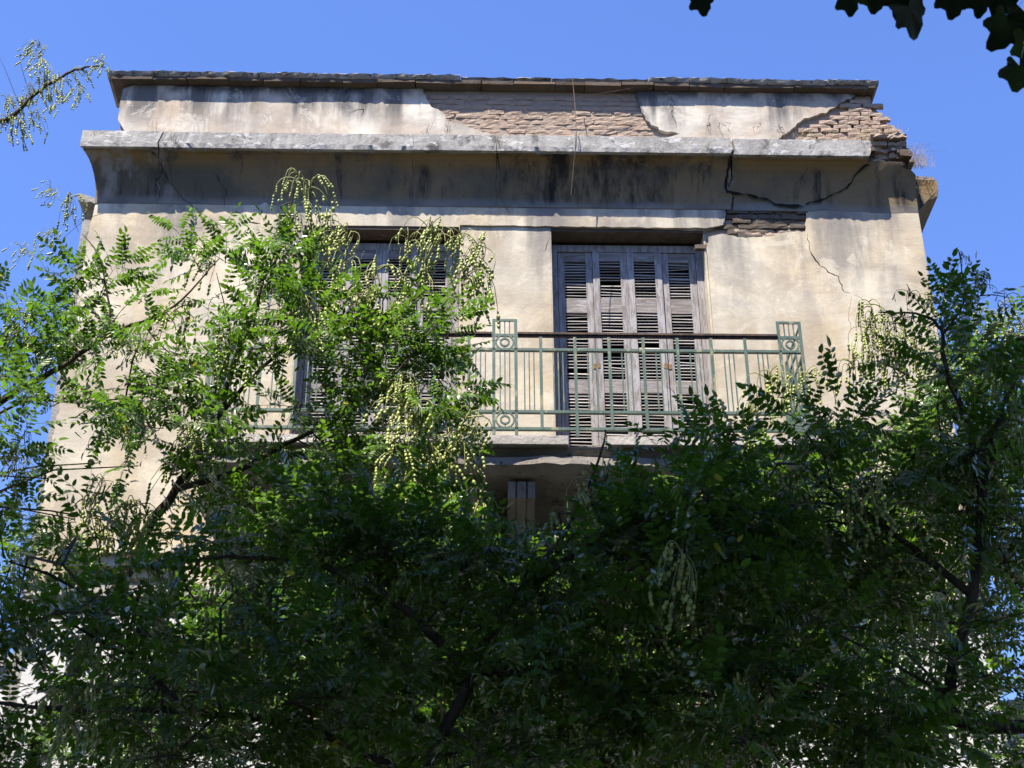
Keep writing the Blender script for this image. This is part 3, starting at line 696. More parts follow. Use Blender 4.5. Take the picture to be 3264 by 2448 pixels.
# ------------------------------------------------------------------ trees
def leaf_variant(i):
    r = random.Random(500+i); n = r.choice((5, 6, 6, 7, 8)); L = .225; cu_ = r.uniform(-.02, .30); dr = r.uniform(-.6, .15); m = MB()
    def rach(u): return np.array([L*u, .008*math.sin(u*3+i), -.030*u*u+.01*u])
    m.tube([rach(0), rach(.5), rach(1)], [.0016, .0012, .0007], 3, cap=False)
    def leaflet(p, d, nrm, ll, ww):
        s = np.cross(nrm, d); s /= np.linalg.norm(s); b = -nrm*cu_*ll; fold = nrm*.10*ww
        m0 = p; mm = p+d*ll*.5-nrm*ll*.02; tip = p+d*ll+b
        a1 = p+d*ll*.22+s*ww*.42+fold; b1 = p+d*ll*.62+s*ww*.40+fold+b*.3
        a2 = p+d*ll*.22-s*ww*.42+fold; b2 = p+d*ll*.62-s*ww*.40+fold+b*.3
        m.add([m0, mm, tip, a1, b1, a2, b2], [(0, 1, 3), (3, 1, 4), (4, 1, 2), (0, 5, 1), (5, 6, 1), (6, 2, 1)])
    for k in range(n):
        u = .26+.66*k/(n-1) if n > 1 else .5; p = rach(u); sz = .050*(1.0-.25*abs(u-.55)/.45)*r.uniform(.85, 1.12)
        for sg in (-1, 1):
            an = math.radians(r.uniform(58, 74)); d = np.array([math.cos(an), sg*math.sin(an), dr+r.uniform(-.3, .3)]); d /= np.linalg.norm(d)
            if r.random() < .06: continue
            nrm = np.array([r.uniform(-.45, .45), r.uniform(-.45, .45), 1.0]); nrm -= d*(nrm@d); nrm /= np.linalg.norm(nrm)
            leaflet(p, d, nrm, sz, sz*r.uniform(.42, .54))
    leaflet(rach(1), np.array([.97, .02, -.2]), np.array([.2, 0, .98]), .054, .026)
    v = np.array(m.v); tri = []
    for f in m.f:
        for k in range(1, len(f)-1): tri.append((f[0], f[k], f[k+1]))
    return v, np.array(tri)
LV = [leaf_variant(i) for i in range(14)]
def big_variant(i):      # lobed broad leaf
    r = random.Random(900+i); pts = []; N = 5
    for k in range(N):
        a = math.radians(-115+230*k/(N-1)); R = (.075, .10, .125, .10, .075)[k]*r.uniform(.9, 1.1); 
        for da, q in ((-.26, .84), (-.10, .97), (.10, .98), (.26, .85)): pts.append((math.cos(a+da)*R*q, math.sin(a+da)*R*q))
        if k < N-1:
            a2 = a+math.radians(28.7); pts.append((math.cos(a2)*R*.8, math.sin(a2)*R*.8))
    v = [(0, 0, 0)]+[(x, y, -.9*(x*x+y*y)*2+.008*r.uniform(-1, 1)) for x, y in pts]; n = len(pts)
    tri = [(0, k, k+1) for k in range(1, n)]
    v += [(-.09, 0, .004), (-.09, .003, 0)]; tri.append((0, n+1, n+2))
    return np.array(v, float), np.array(tri)
BV = [big_variant(i) for i in range(4)]
def np_mesh(name, v, tri, mat):
    me = bpy.data.meshes.new(name); me.vertices.add(len(v)); me.vertices.foreach_set('co', v.astype(np.float32).ravel())
    me.loops.add(tri.size); me.loops.foreach_set('vertex_index', tri.astype(np.int32).ravel())
    me.polygons.add(len(tri)); me.polygons.foreach_set('loop_start', np.arange(0, tri.size, 3, dtype=np.int32))
    me.polygons.foreach_set('use_smooth', np.ones(len(tri), bool)); me.materials.append(mat); me.update(calc_edges=True); return me
LVM = [np_mesh('leaf', v, t_, M['leaf']) for v, t_ in LV]
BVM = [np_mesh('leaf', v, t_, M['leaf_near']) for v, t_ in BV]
def frame(d, up, roll=0.0):
    d = d/np.linalg.norm(d); z = up-d*(up@d); nz = np.linalg.norm(z)
    z = z/nz if nz > 1e-3 else np.array([1.0, 0, 0]); y = np.cross(z, d)
    if roll: c, s = math.cos(roll), math.sin(roll); y, z = c*y+s*z, c*z-s*y
    return np.stack([d, y, z], 1)

def pod_variant(i, dry=False, dens=1.0):
    r = random.Random(40+i); m = MB(); n = int(r.randint(9, 13)*dens)
    top = np.array([0, 0, 0.0])
    ax = [np.array([0, 0, 0]), np.array([.01, 0, -.05]), np.array([.015, .01, -.10])]
    m.tube(ax, [.003, .0025, .002], 4, 1)
    for k in range(n):
        az = r.uniform(0, 2*math.pi); R = r.uniform(.03, .15)*(1.25 if dry else 1); H = r.uniform(.01, .07); s = ax[0]+(ax[2]-ax[0])*r.random()
        o = np.array([math.cos(az), math.sin(az), 0]); D = r.uniform(.05, .22)
        pts = [s+o*R*(1-math.cos(u*1.6))*0+s*0+o*R*math.sin(u*1.5)+np.array([0, 0, H*math.sin(u*2.6)-D*u*u]) for u in np.linspace(0, 1, 6)]
        m.tube(pts, [.0032, .003, .0027, .0024, .002, .0018], 3, 1)
        for br in range(r.choice((1, 2, 2, 3))):
            p = np.array(pts[-1 if br == 0 else r.choice((2, 3, 4))]); sw = np.array([r.gauss(0, .25), r.gauss(0, .25), -1.0]); sw /= np.linalg.norm(sw)
            q = p+sw*r.uniform(.008, .02); m.tube([p, q], .0011, 3, 1, cap=False)
            nbd = r.choice((1, 2, 3, 3, 4, 5)); 
            for b in range(nbd):
                rb = r.uniform(.0058, .0098)*(.6 if dry else 1); h = rb*r.uniform(1.15, 1.5); q = q+sw*h; m.ball(q, rb, h, 6, 4, 0); q = q+sw*h*.85
                sw = sw+np.array([r.gauss(0, .12), r.gauss(0, .12), -.05]); sw /= np.linalg.norm(sw)
            m.tube([q, q+sw*.012], [.0012, .0004], 3, 0, cap=False)
    return m.mesh('seed_pods', [M['drypod'], M['drypod']] if dry else [M['pod'], M['stalk']], True)
PV = [pod_variant(i) for i in range(6)]; PVD = [pod_variant(30+i, True, .6) for i in range(2)]

class Tree:
    def __init__(s, base, label, group='pagoda trees in front of the house', near=False):
        s.root = thing('pagoda_tree' if not near else 'broadleaf_tree', tuple(base), label, 'tree', group)
        s.base = np.array(base, float); s.leaves = []; s.tw = MB(); s.limbs = []; s.pods = []; s.dens = 1.0; s.shift = lambda y: 0; s.ls = 1.0; s.near_left = False; s.patchy = False
    def limb(s, pts, r0, r1, name='branch'):
        pts = [np.array(p, float) for p in pts]; P = []
        for i in range(len(pts)-1):
            p0 = pts[max(i-1, 0)]; p1 = pts[i]; p2 = pts[i+1]; p3 = pts[min(i+2, len(pts)-1)]
            for u in np.linspace(0, 1, 5)[:-1]:
                P.append(.5*((2*p1)+(-p0+p2)*u+(2*p0-5*p1+4*p2-p3)*u*u+(-p0+3*p1-3*p2+p3)*u**3)+rng.normal(0, r0*.12, 3))
        P.append(pts[-1]); n = len(P)
        m = MB(); m.tube(P, [r0+(r1-r0)*i/(n-1) for i in range(n)], 8 if r0 > .02 else 5); m.build(name, M['bark'], s.root, smooth=True)
        s.limbs += [(p, r0+(r1-r0)*i/(n-1)) for i, p in enumerate(P)]
        return P
    def twig(s, p, d, L, nl, scale=1.0, pod=0.0, droop=.35):
        d = d/np.linalg.norm(d); pts = [p]; k = 5
        side = rng.normal(0, .25, 3)
        for i in range(k):
            d = d+side*.15+np.array([0, 0, -droop*.2]); d /= np.linalg.norm(d); pts.append(pts[-1]+d*L/k)
        s.tw.tube(pts, [.0038*scale*(1-.75*i/k) for i in range(k+1)], 3, cap=False)
        up = np.array([0, 0, 1.0])
        for i in range(nl):
            u = (i+.6)/nl*k; j = min(int(u), k-1); q = pts[j]+(pts[j+1]-pts[j])*(u-j); ax = pts[j+1]-pts[j]; ax /= np.linalg.norm(ax)
            sd = np.cross(ax, up); sd /= (np.linalg.norm(sd)+1e-6); sg = 1 if i % 2 else -1
            ld = ax*rng.uniform(.25, .8)+sd*sg*rng.uniform(.6, 1.0)+up*rng.normal(.05, .4)
            s.leaves.append((q, frame(ld, up+rng.normal(0, .35, 3), rng.normal(0, .5)), scale*s.ls*rng.uniform(.75, 1.15)))
        ax = pts[-1]-pts[-2]
        for q in range(3):
            s.leaves.append((pts[-1], frame(ax/np.linalg.norm(ax)+rng.normal(0, .45, 3), up+rng.normal(0, .3, 3), rng.normal(0, .4)), scale*s.ls*rng.uniform(.7, 1.1)))
        if rng.random() < pod: s.pods.append((pts[-1], scale))
    def mass(s, c, r, n, scale=1.0, pod=.12, up=.35, connect=True):
        """a clump of leafy twigs inside an ellipsoid, carried by side branches from the nearest limb"""
        c = np.array(c, float); r = np.array(r, float)*np.ones(3)
        if s.limbs:
            A = np.array([l[0] for l in s.limbs]); dd = np.linalg.norm(A-c, axis=1)+np.maximum(0, A[:, 2]-c[2])*1.0; j = int(dd.argmin()); a = A[j]
        else: a = c-np.array([0, 0, r[2]])
        if connect and np.linalg.norm(a-c) > .25:
            mid = (a+c)/2+np.array([0, 0, .06])+rng.normal(0, .05, 3); L = np.linalg.norm(a-c)
            s.tw.tube([a, mid, c], [.005+.004*L, .006, .004], 5, cap=False)
        nb_ = max(2, n//6); q = 0
        for b in range(nb_):
            v = rng.normal(0, 1, 3); v /= np.linalg.norm(v); v[2] = v[2]*.7+up*.6; e = c+v*r*rng.uniform(.35, .85); st = c+rng.normal(0, .12, 3)*r
            m1 = (st+e)/2+rng.normal(0, .06, 3)*r; s.tw.tube([st, m1, e], [.005, .0032, .001], 4, cap=False)
            for k in range(int(round(n/nb_))):
                u = rng.uniform(.1, 1.0); p = st+(e-st)*u; d = v+rng.normal(0, .75, 3)+np.array([0, 0, up])
                s.twig(p, d, rng.uniform(.18, .38)*scale, int(rng.integers(5, 9)), scale, pod)
    def pxmass(s, px, py, rpx, Y, n, **kw):
        if s.near_left and px < 800 and 1620 < py < 2160: n *= .58
        if s.patchy: n *= (.42 if mnoise.noise(Vector((px/260, py/200, 3.7))) < -.04 else 1.2)
        n = max(1, int(round(n*s.dens+rng.uniform(-.4, .4)))); py = py+s.shift(py)
        c = at(px, py, Y); z = (c-CAM)@cf; s.mass(c, rpx*z/FPX, n, **kw)

ALL = []
def tip(px, py, Y): return at(px, py, Y)
# -- A: sunlit tree before the left half of the facade
A = Tree((-2.6, -2.6, 0), 'sunlit pagoda tree with hanging green pods before the left shuttered door', None)
YA = -2.4; A.dens = .25; A.ls = 1.2; A.shift = lambda y: 45
trunkA = A.limb([A.base, (-2.75, -2.5, 2.5), (-2.7, -2.5, 4.2)]+[tip(x, y, YA) for x, y in ((400, 1830), (470, 1690), (560, 1560), (644, 1446))], .065, .022, 'trunk')
A.limb([tip(x, y, YA) for x, y in ((644, 1446), (699, 1331), (719, 1257), (749, 1147), (790, 1050), (814, 998), (839, 894), (888, 814), (918, 700), (940, 600), (962, 545))], .024, .003)
A.limb([tip(x, y, YA+.05) for x, y in ((699, 1325), (814, 1192), (930, 1090), (1050, 970), (1130, 900), (1160, 800))], .018, .004)
A.limb([tip(x, y, YA-.1) for x, y in ((560, 1560), (760, 1500), (900, 1420), (1080, 1330), (1160, 1200), (1210, 1080), (1220, 960))], .024, .005)
A.limb([tip(x, y, YA) for x, y in ((470, 1700), (650, 1720), (800, 1800), (1000, 1900))], .014, .005)
A.limb([tip(x, y, YA+.1) for x, y in ((749, 1147), (735, 1060), (712, 960), (690, 870))], .008, .003)
A.limb([tip(x, y, YA-.3) for x, y in ((1160, 1260), (1250, 1200), (1320, 1120), (1400, 1020), (1450, 960))], .010, .004)
for px, py, r, n in ((650, 820, 60, 7), (730, 800, 60, 8), (870, 800, 70, 11), (960, 780, 60, 9), (910, 640, 40, 3), (960, 900, 70, 9),
                     (700, 900, 60, 7), (800, 940, 70, 9), (900, 1010, 80, 12), (1010, 1010, 80, 11), (1080, 1000, 60, 7), (780, 1080, 80, 6), (900, 1110, 80, 7), (1000, 1120, 70, 5),
                     (700, 1270, 60, 6), (600, 1290, 60, 6), (960, 1260, 70, 8), (1080, 1290, 90, 14), (1120, 1180, 80, 12), (1220, 1120, 80, 14), (1300, 1080, 90, 16),
                     (1380, 1050, 80, 14), (1330, 1200, 90, 18), (1430, 1180, 80, 14), (1480, 1280, 60, 8), (1250, 1320, 90, 16), (1400, 1340, 80, 11), (1180, 800, 45, 3), (1290, 830, 45, 4), (1400, 880, 40, 3),
                     (700, 1400, 80, 11), (600, 1400, 70, 7), (820, 1420, 80, 12), (950, 1450, 90, 16), (1080, 1450, 90, 16), (1200, 1450, 80, 14), (860, 1560, 90, 16), (1000, 1580, 90, 16), (1130, 1580, 80, 13), (1230, 1620, 60, 7),
                     (720, 1530, 60, 7), (620, 1500, 50, 4), (760, 1680, 80, 10), (900, 1700, 90, 14), (1050, 1720, 90, 14), (1200, 1750, 90, 12), (650, 1780, 80, 8), (800, 1850, 90, 10), (1000, 1880, 90, 12)):
    A.pxmass(px, py, r, YA+random.uniform(-.35, .25), n, pod=.07)
for px, py, Y in ((955, 570, YA), (985, 600, YA), (1040, 710, YA), (940, 680, YA-.05), (1120, 760, YA), (1000, 760, YA), (1300, 770, YA-.1), (1200, 870, YA-.1),
                  (1080, 940, YA-.15), (1180, 940, YA-.2), (1380, 730, YA), (1400, 760, YA), (1470, 770, YA), (1540, 790, YA), (1500, 830, YA), (1350, 860, YA),
                  (1480, 880, YA), (1210, 1000, YA-.2), (1100, 850, YA-.1), (660, 800, YA), (560, 1000, YA), (1290, 1210, YA-.3), (1310, 1290, YA-.4), (1260, 1240, YA-.4), (1330, 1350, YA-.4), (1290, 1420, YA-.4), (1370, 1450, YA-.4),
                  (1440, 1400, YA-.4), (1500, 1330, YA-.4), (1410, 1500, YA-.4), (1470, 1430, YA-.4), (1300, 1490, YA-.4), (1340, 1560, YA-.4), (1540, 1580, YA-.4), (600, 1420, YA), (640, 1450, YA), (570, 1460, YA), (480, 1650, YA-.3), (430, 1620, YA-.3), (370, 1640, YA-.3), (330, 1700, YA-.3), (260, 1600, YA-.3), (560, 1700, YA-.3)):
    A.pods.append((at(px, py-25, Y), random.uniform(.9, 1.35)))
# -- B: tree at the far left, its thin podded branch crossing the sky
B = Tree((-5.3, -2.9, 0), 'pagoda tree at the left edge with a thin podded branch crossing the sky', None)
YB = -2.8; B.dens = .27; B.ls = 1.2; B.shift = lambda y: 45
B.limb([B.base, (-5.3, -2.9, 3), (-5.2, -2.9, 5)]+[tip(x, y, YB) for x, y in ((-180, 1700), (-160, 1420))], .12, .05, 'trunk')
B.limb([tip(x, y, YB) for x, y in ((-160, 1420), (0, 1281), (120, 1211), (217, 1156), (357, 1060), (482, 1016), (578, 958), (700, 823))], .028, .004)
B.limb([tip(x, y, YB) for x, y in ((345, 1068), (350, 990), (333, 891), (313, 809), (262, 746))], .010, .003)
B.limb([tip(x, y, YB) for x, y in ((-160, 1420), (-60, 1100), (-60, 700), (-40, 430), (40, 370), (110, 300), (180, 255), (240, 222), (300, 210), (335, 215))], .03, .0035)
B.limb([tip(x, y, YB) for x, y in ((100, 315), (70, 220), (62, 165))], .003, .001); B.limb([tip(x, y, YB) for x, y in ((60, 330), (20, 230), (0, 185))], .003, .001)
B.limb([tip(x, y, YB) for x, y in ((-160, 1440), (60, 1285), (250, 1282), (400, 1270))], .014, .004)
for px, py, r, n in ((290, 870, 40, 4), (350, 860, 45, 5), (310, 920, 60, 8), (380, 930, 50, 6), (210, 900, 45, 4), (250, 980, 60, 8), (360, 1000, 60, 8), (450, 920, 60, 6), (530, 960, 60, 6), (180, 1040, 60, 6), (440, 1060, 70, 9), (320, 1100, 70, 8),
                     (540, 1080, 60, 6), (430, 1180, 70, 9), (300, 1220, 70, 8), (520, 1200, 70, 9), (30, 1000, 60, 8), (50, 1100, 80, 12), (20, 1200, 80, 11), (130, 1150, 70, 9), (170, 1250, 80, 8), (80, 1330, 70, 8), (20, 1430, 60, 8), (250, 1330, 60, 5), (380, 1310, 60, 6), (500, 1320, 70, 9),
                     (320, 1430, 50, 3), (60, 1540, 80, 12), (150, 1480, 60, 6), (240, 1610, 60, 5), (380, 1620, 50, 3), (-20, 420, 40, 4), (10, 360, 30, 3), (130, 1620, 80, 9), (30, 1680, 80, 10), (440, 1440, 50, 2)):
    B.pxmass(px, py, r, YB+random.uniform(-.3, .3), n, pod=.07)
for px, py in ((325, 205), (130, 160), (135, 210), (150, 250), (190, 270), (210, 340), (255, 300), (110, 300), (60, 330), (30, 390), (100, 370), (20, 330), (60, 400), (150, 300), (230, 240), (165, 620), (180, 760), (75, 810), (230, 640), (60, 1000), (30, 1060), (90, 1080), (110, 1000), (20, 1120), (60, 1480), (330, 1540)):
    B.pods.append((at(px, py-20, YB), random.uniform(.8, 1.15)))
for a, b in (((340, 640), (235, 720)), ((330, 680), (200, 760)), ((250, 740), (165, 620)), ((160, 880), (60, 805)), ((170, 850), (210, 780))):
    m_ = ((a[0]+b[0])/2+10, (a[1]+b[1])/2-25); B.tw.tube([at(*a, YB), at(*m_, YB), at(*b, YB)], [.003, .0022, .0014], 3)
# -- C: sunlit middle trees behind the dark foreground
Cc = Tree((.9, -3.4, 0), 'partly sunlit pagoda tree low behind the dark foreground branches at mid facade', None); YC = -3.6; Cc.dens = 1.2
Cc.limb([Cc.base, (.8, -3.5, 2.5), (.9, -3.5, 4.0)]+[tip(x, y, YC) for x, y in ((1750, 2300), (1800, 2000), (1900, 1750))], .07, .015, 'trunk')
Cc.limb([tip(x, y, YC) for x, y in ((1750, 2300), (1500, 2150), (1250, 2050), (1050, 2000))], .03, .008); Cc.limb([tip(x, y, YC) for x, y in ((1800, 2000), (2050, 1850), (2300, 1700))], .02, .006)
Cc.limb([tip(x, y, YC) for x, y in ((1750, 2300), (1300, 2350), (900, 2250), (500, 2250))], .03, .008)
for _ in range(62):
    px = random.uniform(250, 2350); py = random.uniform(1800 if px < 1500 else 1720, 2480)
    if px < 1250 and random.random() < (.75 if py < 2050 else .4): continue
    Cc.pxmass(px, py, random.uniform(80, 130), YC+random.uniform(-.5, .6), random.randint(9, 15), pod=.07, connect=False)
# -- D: sunlit tree with pods behind, right side
D = Tree((4.2, -3.2, 0), 'sunlit pagoda tree with pale pods behind the darker one at the right edge', None); YD = -3.3; D.dens = .58; D.shift = lambda y: 30
D.limb([D.base, (4.2, -3.2, 3), (4.0, -3.2, 5)]+[tip(x, y, YD) for x, y in ((3150, 1800), (3180, 1500), (3250, 1200))], .05, .012, 'trunk')
D.limb([tip(x, y, YD) for x, y in ((3150, 1800), (3000, 1650), (2850, 1560), (2700, 1500))], .02, .006); D.limb([tip(x, y, YD) for x, y in ((3180, 1500), (3020, 1300), (2900, 1200), (2800, 1150))], .018, .005)
for px, py, r, n in ((3000, 1260, 70, 8), (3060, 1180, 80, 10), (3180, 1150, 80, 12), (3240, 1050, 60, 6), (3120, 1280, 90, 12), (3000, 1350, 90, 12), (2900, 1400, 70, 8), (3220, 1300, 90, 12), (3120, 1420, 90, 12), (2820, 1500, 70, 7), (2940, 1520, 90, 12),
                     (3060, 1560, 90, 12), (3200, 1500, 90, 12), (2700, 1560, 80, 10), (2820, 1640, 90, 12), (2960, 1700, 100, 14), (3100, 1750, 100, 14), (3220, 1700, 90, 12), (2650, 1700, 90, 10), (2500, 1650, 90, 12), (2400, 1560, 80, 10), (2500, 1500, 80, 9), (2560, 1820, 100, 12), (2750, 1850, 100, 14), (2920, 1900, 100, 14),
                     (3080, 1950, 100, 10), (2600, 2000, 100, 14), (2780, 2060, 100, 14), (2950, 2120, 100, 14), (2500, 2200, 100, 14), (2700, 2250, 100, 14), (2900, 2320, 100, 12), (2480, 2400, 100, 14), (2700, 2430, 100, 12), (3100, 2250, 90, 7), (3230, 2400, 90, 6), (3200, 1950, 80, 6)):
    D.pxmass(px, py, r, YD+random.uniform(-.4, .3), n, pod=.12)
for px, py in ((2770, 980), (2760, 1040), (2790, 1060), (2820, 1080), (2850, 1040), (2800, 1120), (2840, 1130), (2720, 1140), (2880, 1090), (2910, 1060), (2960, 950), (3010, 1130), (3050, 1180), (3100, 1150), (3200, 1010), (3240, 980), (3170, 1040), (3130, 1000), (3220, 1080), (2450, 1200), (2510, 1230), (2440, 1270), (2560, 1200), (2820, 1540), (2880, 1480)):
    D.pods.append((at(px, py-20, YD if px > 2650 else -4.2), random.uniform(.85, 1.2)))
# -- E: near dark tree, centre
E_ = Tree((-.4, -6.2, 0), 'shaded pagoda tree nearest the camera filling the dark lower middle', None); YE = -6.1; E_.patchy = True; E_.near_left = True; E_.dens = .88; E_.shift = lambda y: 120 if y < 1520 else 70 if y < 1700 else 30
E_.limb([E_.base, (-.4, -6.2, 1.8), (-.2, -6.2, 3.0)]+[tip(x, y, YE) for x, y in ((1350, 2500), (1500, 2150), (1650, 1900), (1800, 1700))], .045, .010, 'trunk')
E_.limb([tip(x, y, YE) for x, y in ((1350, 2500), (1000, 2330), (600, 2270), (200, 2260), (-100, 2230))], .018, .007)
E_.limb([tip(x, y, YE) for x, y in ((1500, 2150), (1300, 1950), (1100, 1830), (850, 1780), (640, 1780))], .022, .006); E_.limb([tip(x, y, YE) for x, y in ((1650, 1900), (1850, 1750), (2100, 1620), (2280, 1560))], .02, .005)
E_.limb([tip(x, y, YE) for x, y in ((1800, 1700), (1870, 1560), (1920, 1430), (1930, 1370))], .010, .003); E_.limb([tip(x, y, YE) for x, y in ((1500, 2150), (1900, 2150), (2400, 2250), (2800, 2330))], .016, .006)
E_.limb([tip(x, y, YE) for x, y in ((600, 2270), (430, 2100), (330, 1950), (200, 1800))], .016, .005)
NM = dict(pod=.10, scale=1.0)
for px, py, r, n in ((1930, 1400, 30, 2), (1860, 1610, 80, 4), (2120, 1520, 80, 4), (1800, 1680, 100, 7), (1950, 1690, 120, 8), (2120, 1620, 110, 8), (2280, 1480, 90, 7), (2260, 1620, 110, 8), (1650, 1720, 120, 8), (1480, 1780, 110, 7), (1820, 1780, 130, 10), (2000, 1800, 130, 10), (2200, 1780, 130, 10),
                     (1350, 1800, 110, 7), (1200, 1780, 110, 7), (1050, 1800, 110, 8), (900, 1830, 100, 7), (760, 1850, 90, 6), (1750, 1950, 130, 10), (1930, 2000, 130, 10), (2130, 1980, 130, 10), (1580, 1930, 120, 8), (1420, 1960, 110, 7), (1280, 1960, 110, 7), (1000, 1950, 90, 5), (2330, 1900, 120, 9),
                     (1650, 2130, 120, 7), (1800, 2200, 130, 9), (2000, 2200, 130, 10), (2220, 2180, 130, 10), (1450, 2150, 110, 6), (1280, 2180, 110, 7), (1100, 2130, 100, 5), (900, 2200, 100, 6), (700, 2170, 100, 6), (520, 2180, 100, 7), (350, 2150, 100, 7), (180, 2150, 100, 7), (60, 2100, 100, 7), (1150, 2330, 110, 7), (1350, 2350, 110, 8), (1550, 2350, 120, 9),
                     (1750, 2400, 130, 9), (1950, 2400, 130, 10), (2150, 2400, 130, 9), (950, 2380, 110, 7), (750, 2370, 110, 7), (550, 2380, 110, 7), (350, 2370, 110, 8), (150, 2350, 110, 8), (20, 2280, 100, 7), (180, 1930, 90, 6), (60, 1880, 90, 6), (330, 1960, 80, 4), (30, 1760, 90, 6), (180, 1760, 80, 5), (320, 1780, 70, 4), (460, 1830, 70, 4), (620, 1880, 80, 4), (480, 2000, 80, 3), (60, 1990, 80, 5), (2400, 2100, 120, 8), (2380, 2350, 120, 8)):
    E_.pxmass(px, py, r, YE+random.uniform(-.5, .5), n, **NM)
for px, py in ((1960, 1470), (1900, 1530), (2020, 1560), (1980, 1650), (1850, 1640), (2060, 1700), (1930, 1780), (1730, 1830), (2210, 1660), (2280, 1700), (2380, 1760), (2440, 1820), (2180, 1850), (2300, 1930), (2500, 1900), (1860, 1900), (2050, 2050), (1900, 2120), (2150, 2150), (2250, 2280), (2080, 2330), (2200, 2330), (730, 1850), (830, 1850), (790, 1900), (860, 1950), (1290, 1830), (600, 2050), (640, 2200), (480, 2280)):
    E_.pods.append((at(px, py-30, YE), random.uniform(.9, 1.2)))
# -- F: near dark tree on the right
Fx = Tree((2.6, -6.0, 0), 'dark shaded pagoda tree with black spindly seed stalks at the right edge', None); YF = -5.9; Fx.patchy = True; Fx.dens = .82; Fx.shift = lambda y: 120 if y < 1520 else 40
Fx.limb([Fx.base, (2.6, -6.0, 2), (2.5, -6, 3.4)]+[tip(x, y, YF) for x, y in ((3050, 2300), (3100, 1900), (3130, 1620), (3165, 1423), (3185, 1327), (3238, 1216), (3300, 1080))], .036, .007, 'trunk')
Fx.limb([tip(x, y, YF) for x, y in ((3130, 1620), (3093, 1375), (3045, 1255), (3006, 1134), (3006, 1066), (2963, 1013), (2900, 999), (2800, 995))], .018, .003)
Fx.limb([tip(x, y, YF) for x, y in ((3006, 1066), (3060, 990), (3074, 941), (3066, 860), (3055, 795))], .007, .0018); Fx.limb([tip(x, y, YF) for x, y in ((3074, 941), (3110, 915), (3145, 870))], .004, .0015)
Fx.limb([tip(x, y, YF) for x, y in ((3074, 950), (3160, 940), (3220, 950))], .004, .0015); Fx.limb([tip(x, y, YF) for x, y in ((2963, 1013), (2920, 955), (2890, 905))], .003, .0015)
Fx.limb([tip(x, y, YF) for x, y in ((3100, 1900), (2850, 1700), (2650, 1560), (2560, 1480))], .02, .005); Fx.limb([tip(x, y, YF) for x, y in ((2650, 1560), (2620, 1400), (2640, 1300))], .008, .003)
for px, py, r, n in ((3020, 1060, 50, 3), (3090, 1060, 60, 3), (3050, 1180, 80, 4), (3180, 1130, 80, 5), (3230, 1200, 90, 6), (3000, 1280, 90, 5), (3140, 1320, 100, 7), (3250, 1400, 100, 8), (3030, 1430, 90, 5), (3160, 1550, 110, 8), (3260, 1600, 100, 8), (2640, 1350, 50, 3), (2560, 1400, 60, 4),
                     (2680, 1400, 80, 5), (2480, 1470, 70, 5), (2600, 1470, 90, 7), (2740, 1480, 80, 4), (2400, 1490, 80, 6), (2520, 1560, 100, 8), (2680, 1600, 100, 7), (2820, 1620, 90, 4), (3060, 1650, 100, 7), (3180, 1750, 110, 8), (3260, 1850, 100, 7), (2450, 1720, 110, 9), (2600, 1760, 110, 8), (2760, 1780, 100, 4), (3000, 1850, 100, 5), (3150, 1930, 110, 7),
                     (2500, 1900, 120, 8), (2660, 1950, 120, 7), (2820, 1980, 110, 5), (3020, 2060, 110, 7), (3180, 2120, 110, 7), (2550, 2120, 120, 8), (2730, 2170, 120, 8), (2900, 2220, 120, 8), (3080, 2270, 110, 6), (3230, 2280, 100, 5), (2600, 2330, 120, 9), (2800, 2380, 120, 9), (2980, 2410, 110, 6), (3150, 2440, 100, 4)):
    Fx.pxmass(px, py, r, YF+random.uniform(-.4, .5), n, **NM)
for px, py in ((3055, 800), (3020, 900), (3140, 870), (3200, 945), (3080, 950), (2895, 915), (2870, 985), (2840, 990), (2930, 1000), (2990, 1000)):
    Fx.pods.append((at(px, py, YF), -random.uniform(.5, .7)))
for px, py in ((2700, 1600), (2600, 1700), (2760, 1750), (2900, 1560), (3000, 1500), (2850, 1900), (2980, 1950), (2700, 1900), (3130, 1500)):
    Fx.pods.append((at(px, py-20, YF), random.uniform(.8, 1.1)))

# -- G: broad-leaved tree over the camera; its crown shades the trees below, leaf tips hang into the top right corner
G = Tree((4.6, -10.2, 0), 'broad-leaved tree overhead, only black lobed leaf tips hanging in at the top right corner', None, near=True)
G.limb([G.base, (4.5, -10.1, 2.5), (4.0, -9.8, 5.2), (3.2, -9.3, 7.0), (2.0, -8.8, 8.2)], .17, .07, 'trunk')
G.limb([(3.2, -9.3, 7.0), (1.2, -8.4, 7.9), (-.8, -8.2, 8.3), (-3, -8.2, 8.6)], .08, .02); G.limb([(4.0, -9.8, 5.2), (3.6, -8.8, 6.6), (3.2, -8.0, 7.2)], .05, .012)
G.limb([(2.0, -8.8, 8.2), (.5, -9.2, 9.0), (-1.2, -9.3, 9.3)], .05, .01)
G.limb([(4.0, -9.8, 5.2)]+[at(x, y, -8.9) for x, y in ((3700, -100), (3350, -130), (2900, -140), (2500, -150), (2250, -125))], .03, .004)
gl = []
tries = 0
while tries < 72000:
    tries += 1
    if tries % 9 < 6: x = random.uniform(-6.0, 4.0); yv = random.uniform(-9.6, -6.7); zv = random.uniform(6.0, 10.5)
    elif tries % 9 < 8: x = random.uniform(-7.5, 7.5); yv = random.uniform(-17.0, -9.0); zv = random.uniform(5.8, 9.5)  # unseen crown behind the camera, added to block sky light
    else: x = random.uniform(-8, 8); yv = random.uniform(-17.0, -13.2); zv = random.uniform(2.2, 7)  # low skirt of that crown, unseen, added against light from the horizon sky
    nz = mnoise.noise(Vector((x*.9, yv*.9, zv*.9)))
    if nz < (-.16 if yv > -9.6 else -.10): continue
    P = np.array([x, yv, zv]); px, py, zz = proj(P)
    if zz > 0 and py > -150: continue
    gl.append(P)
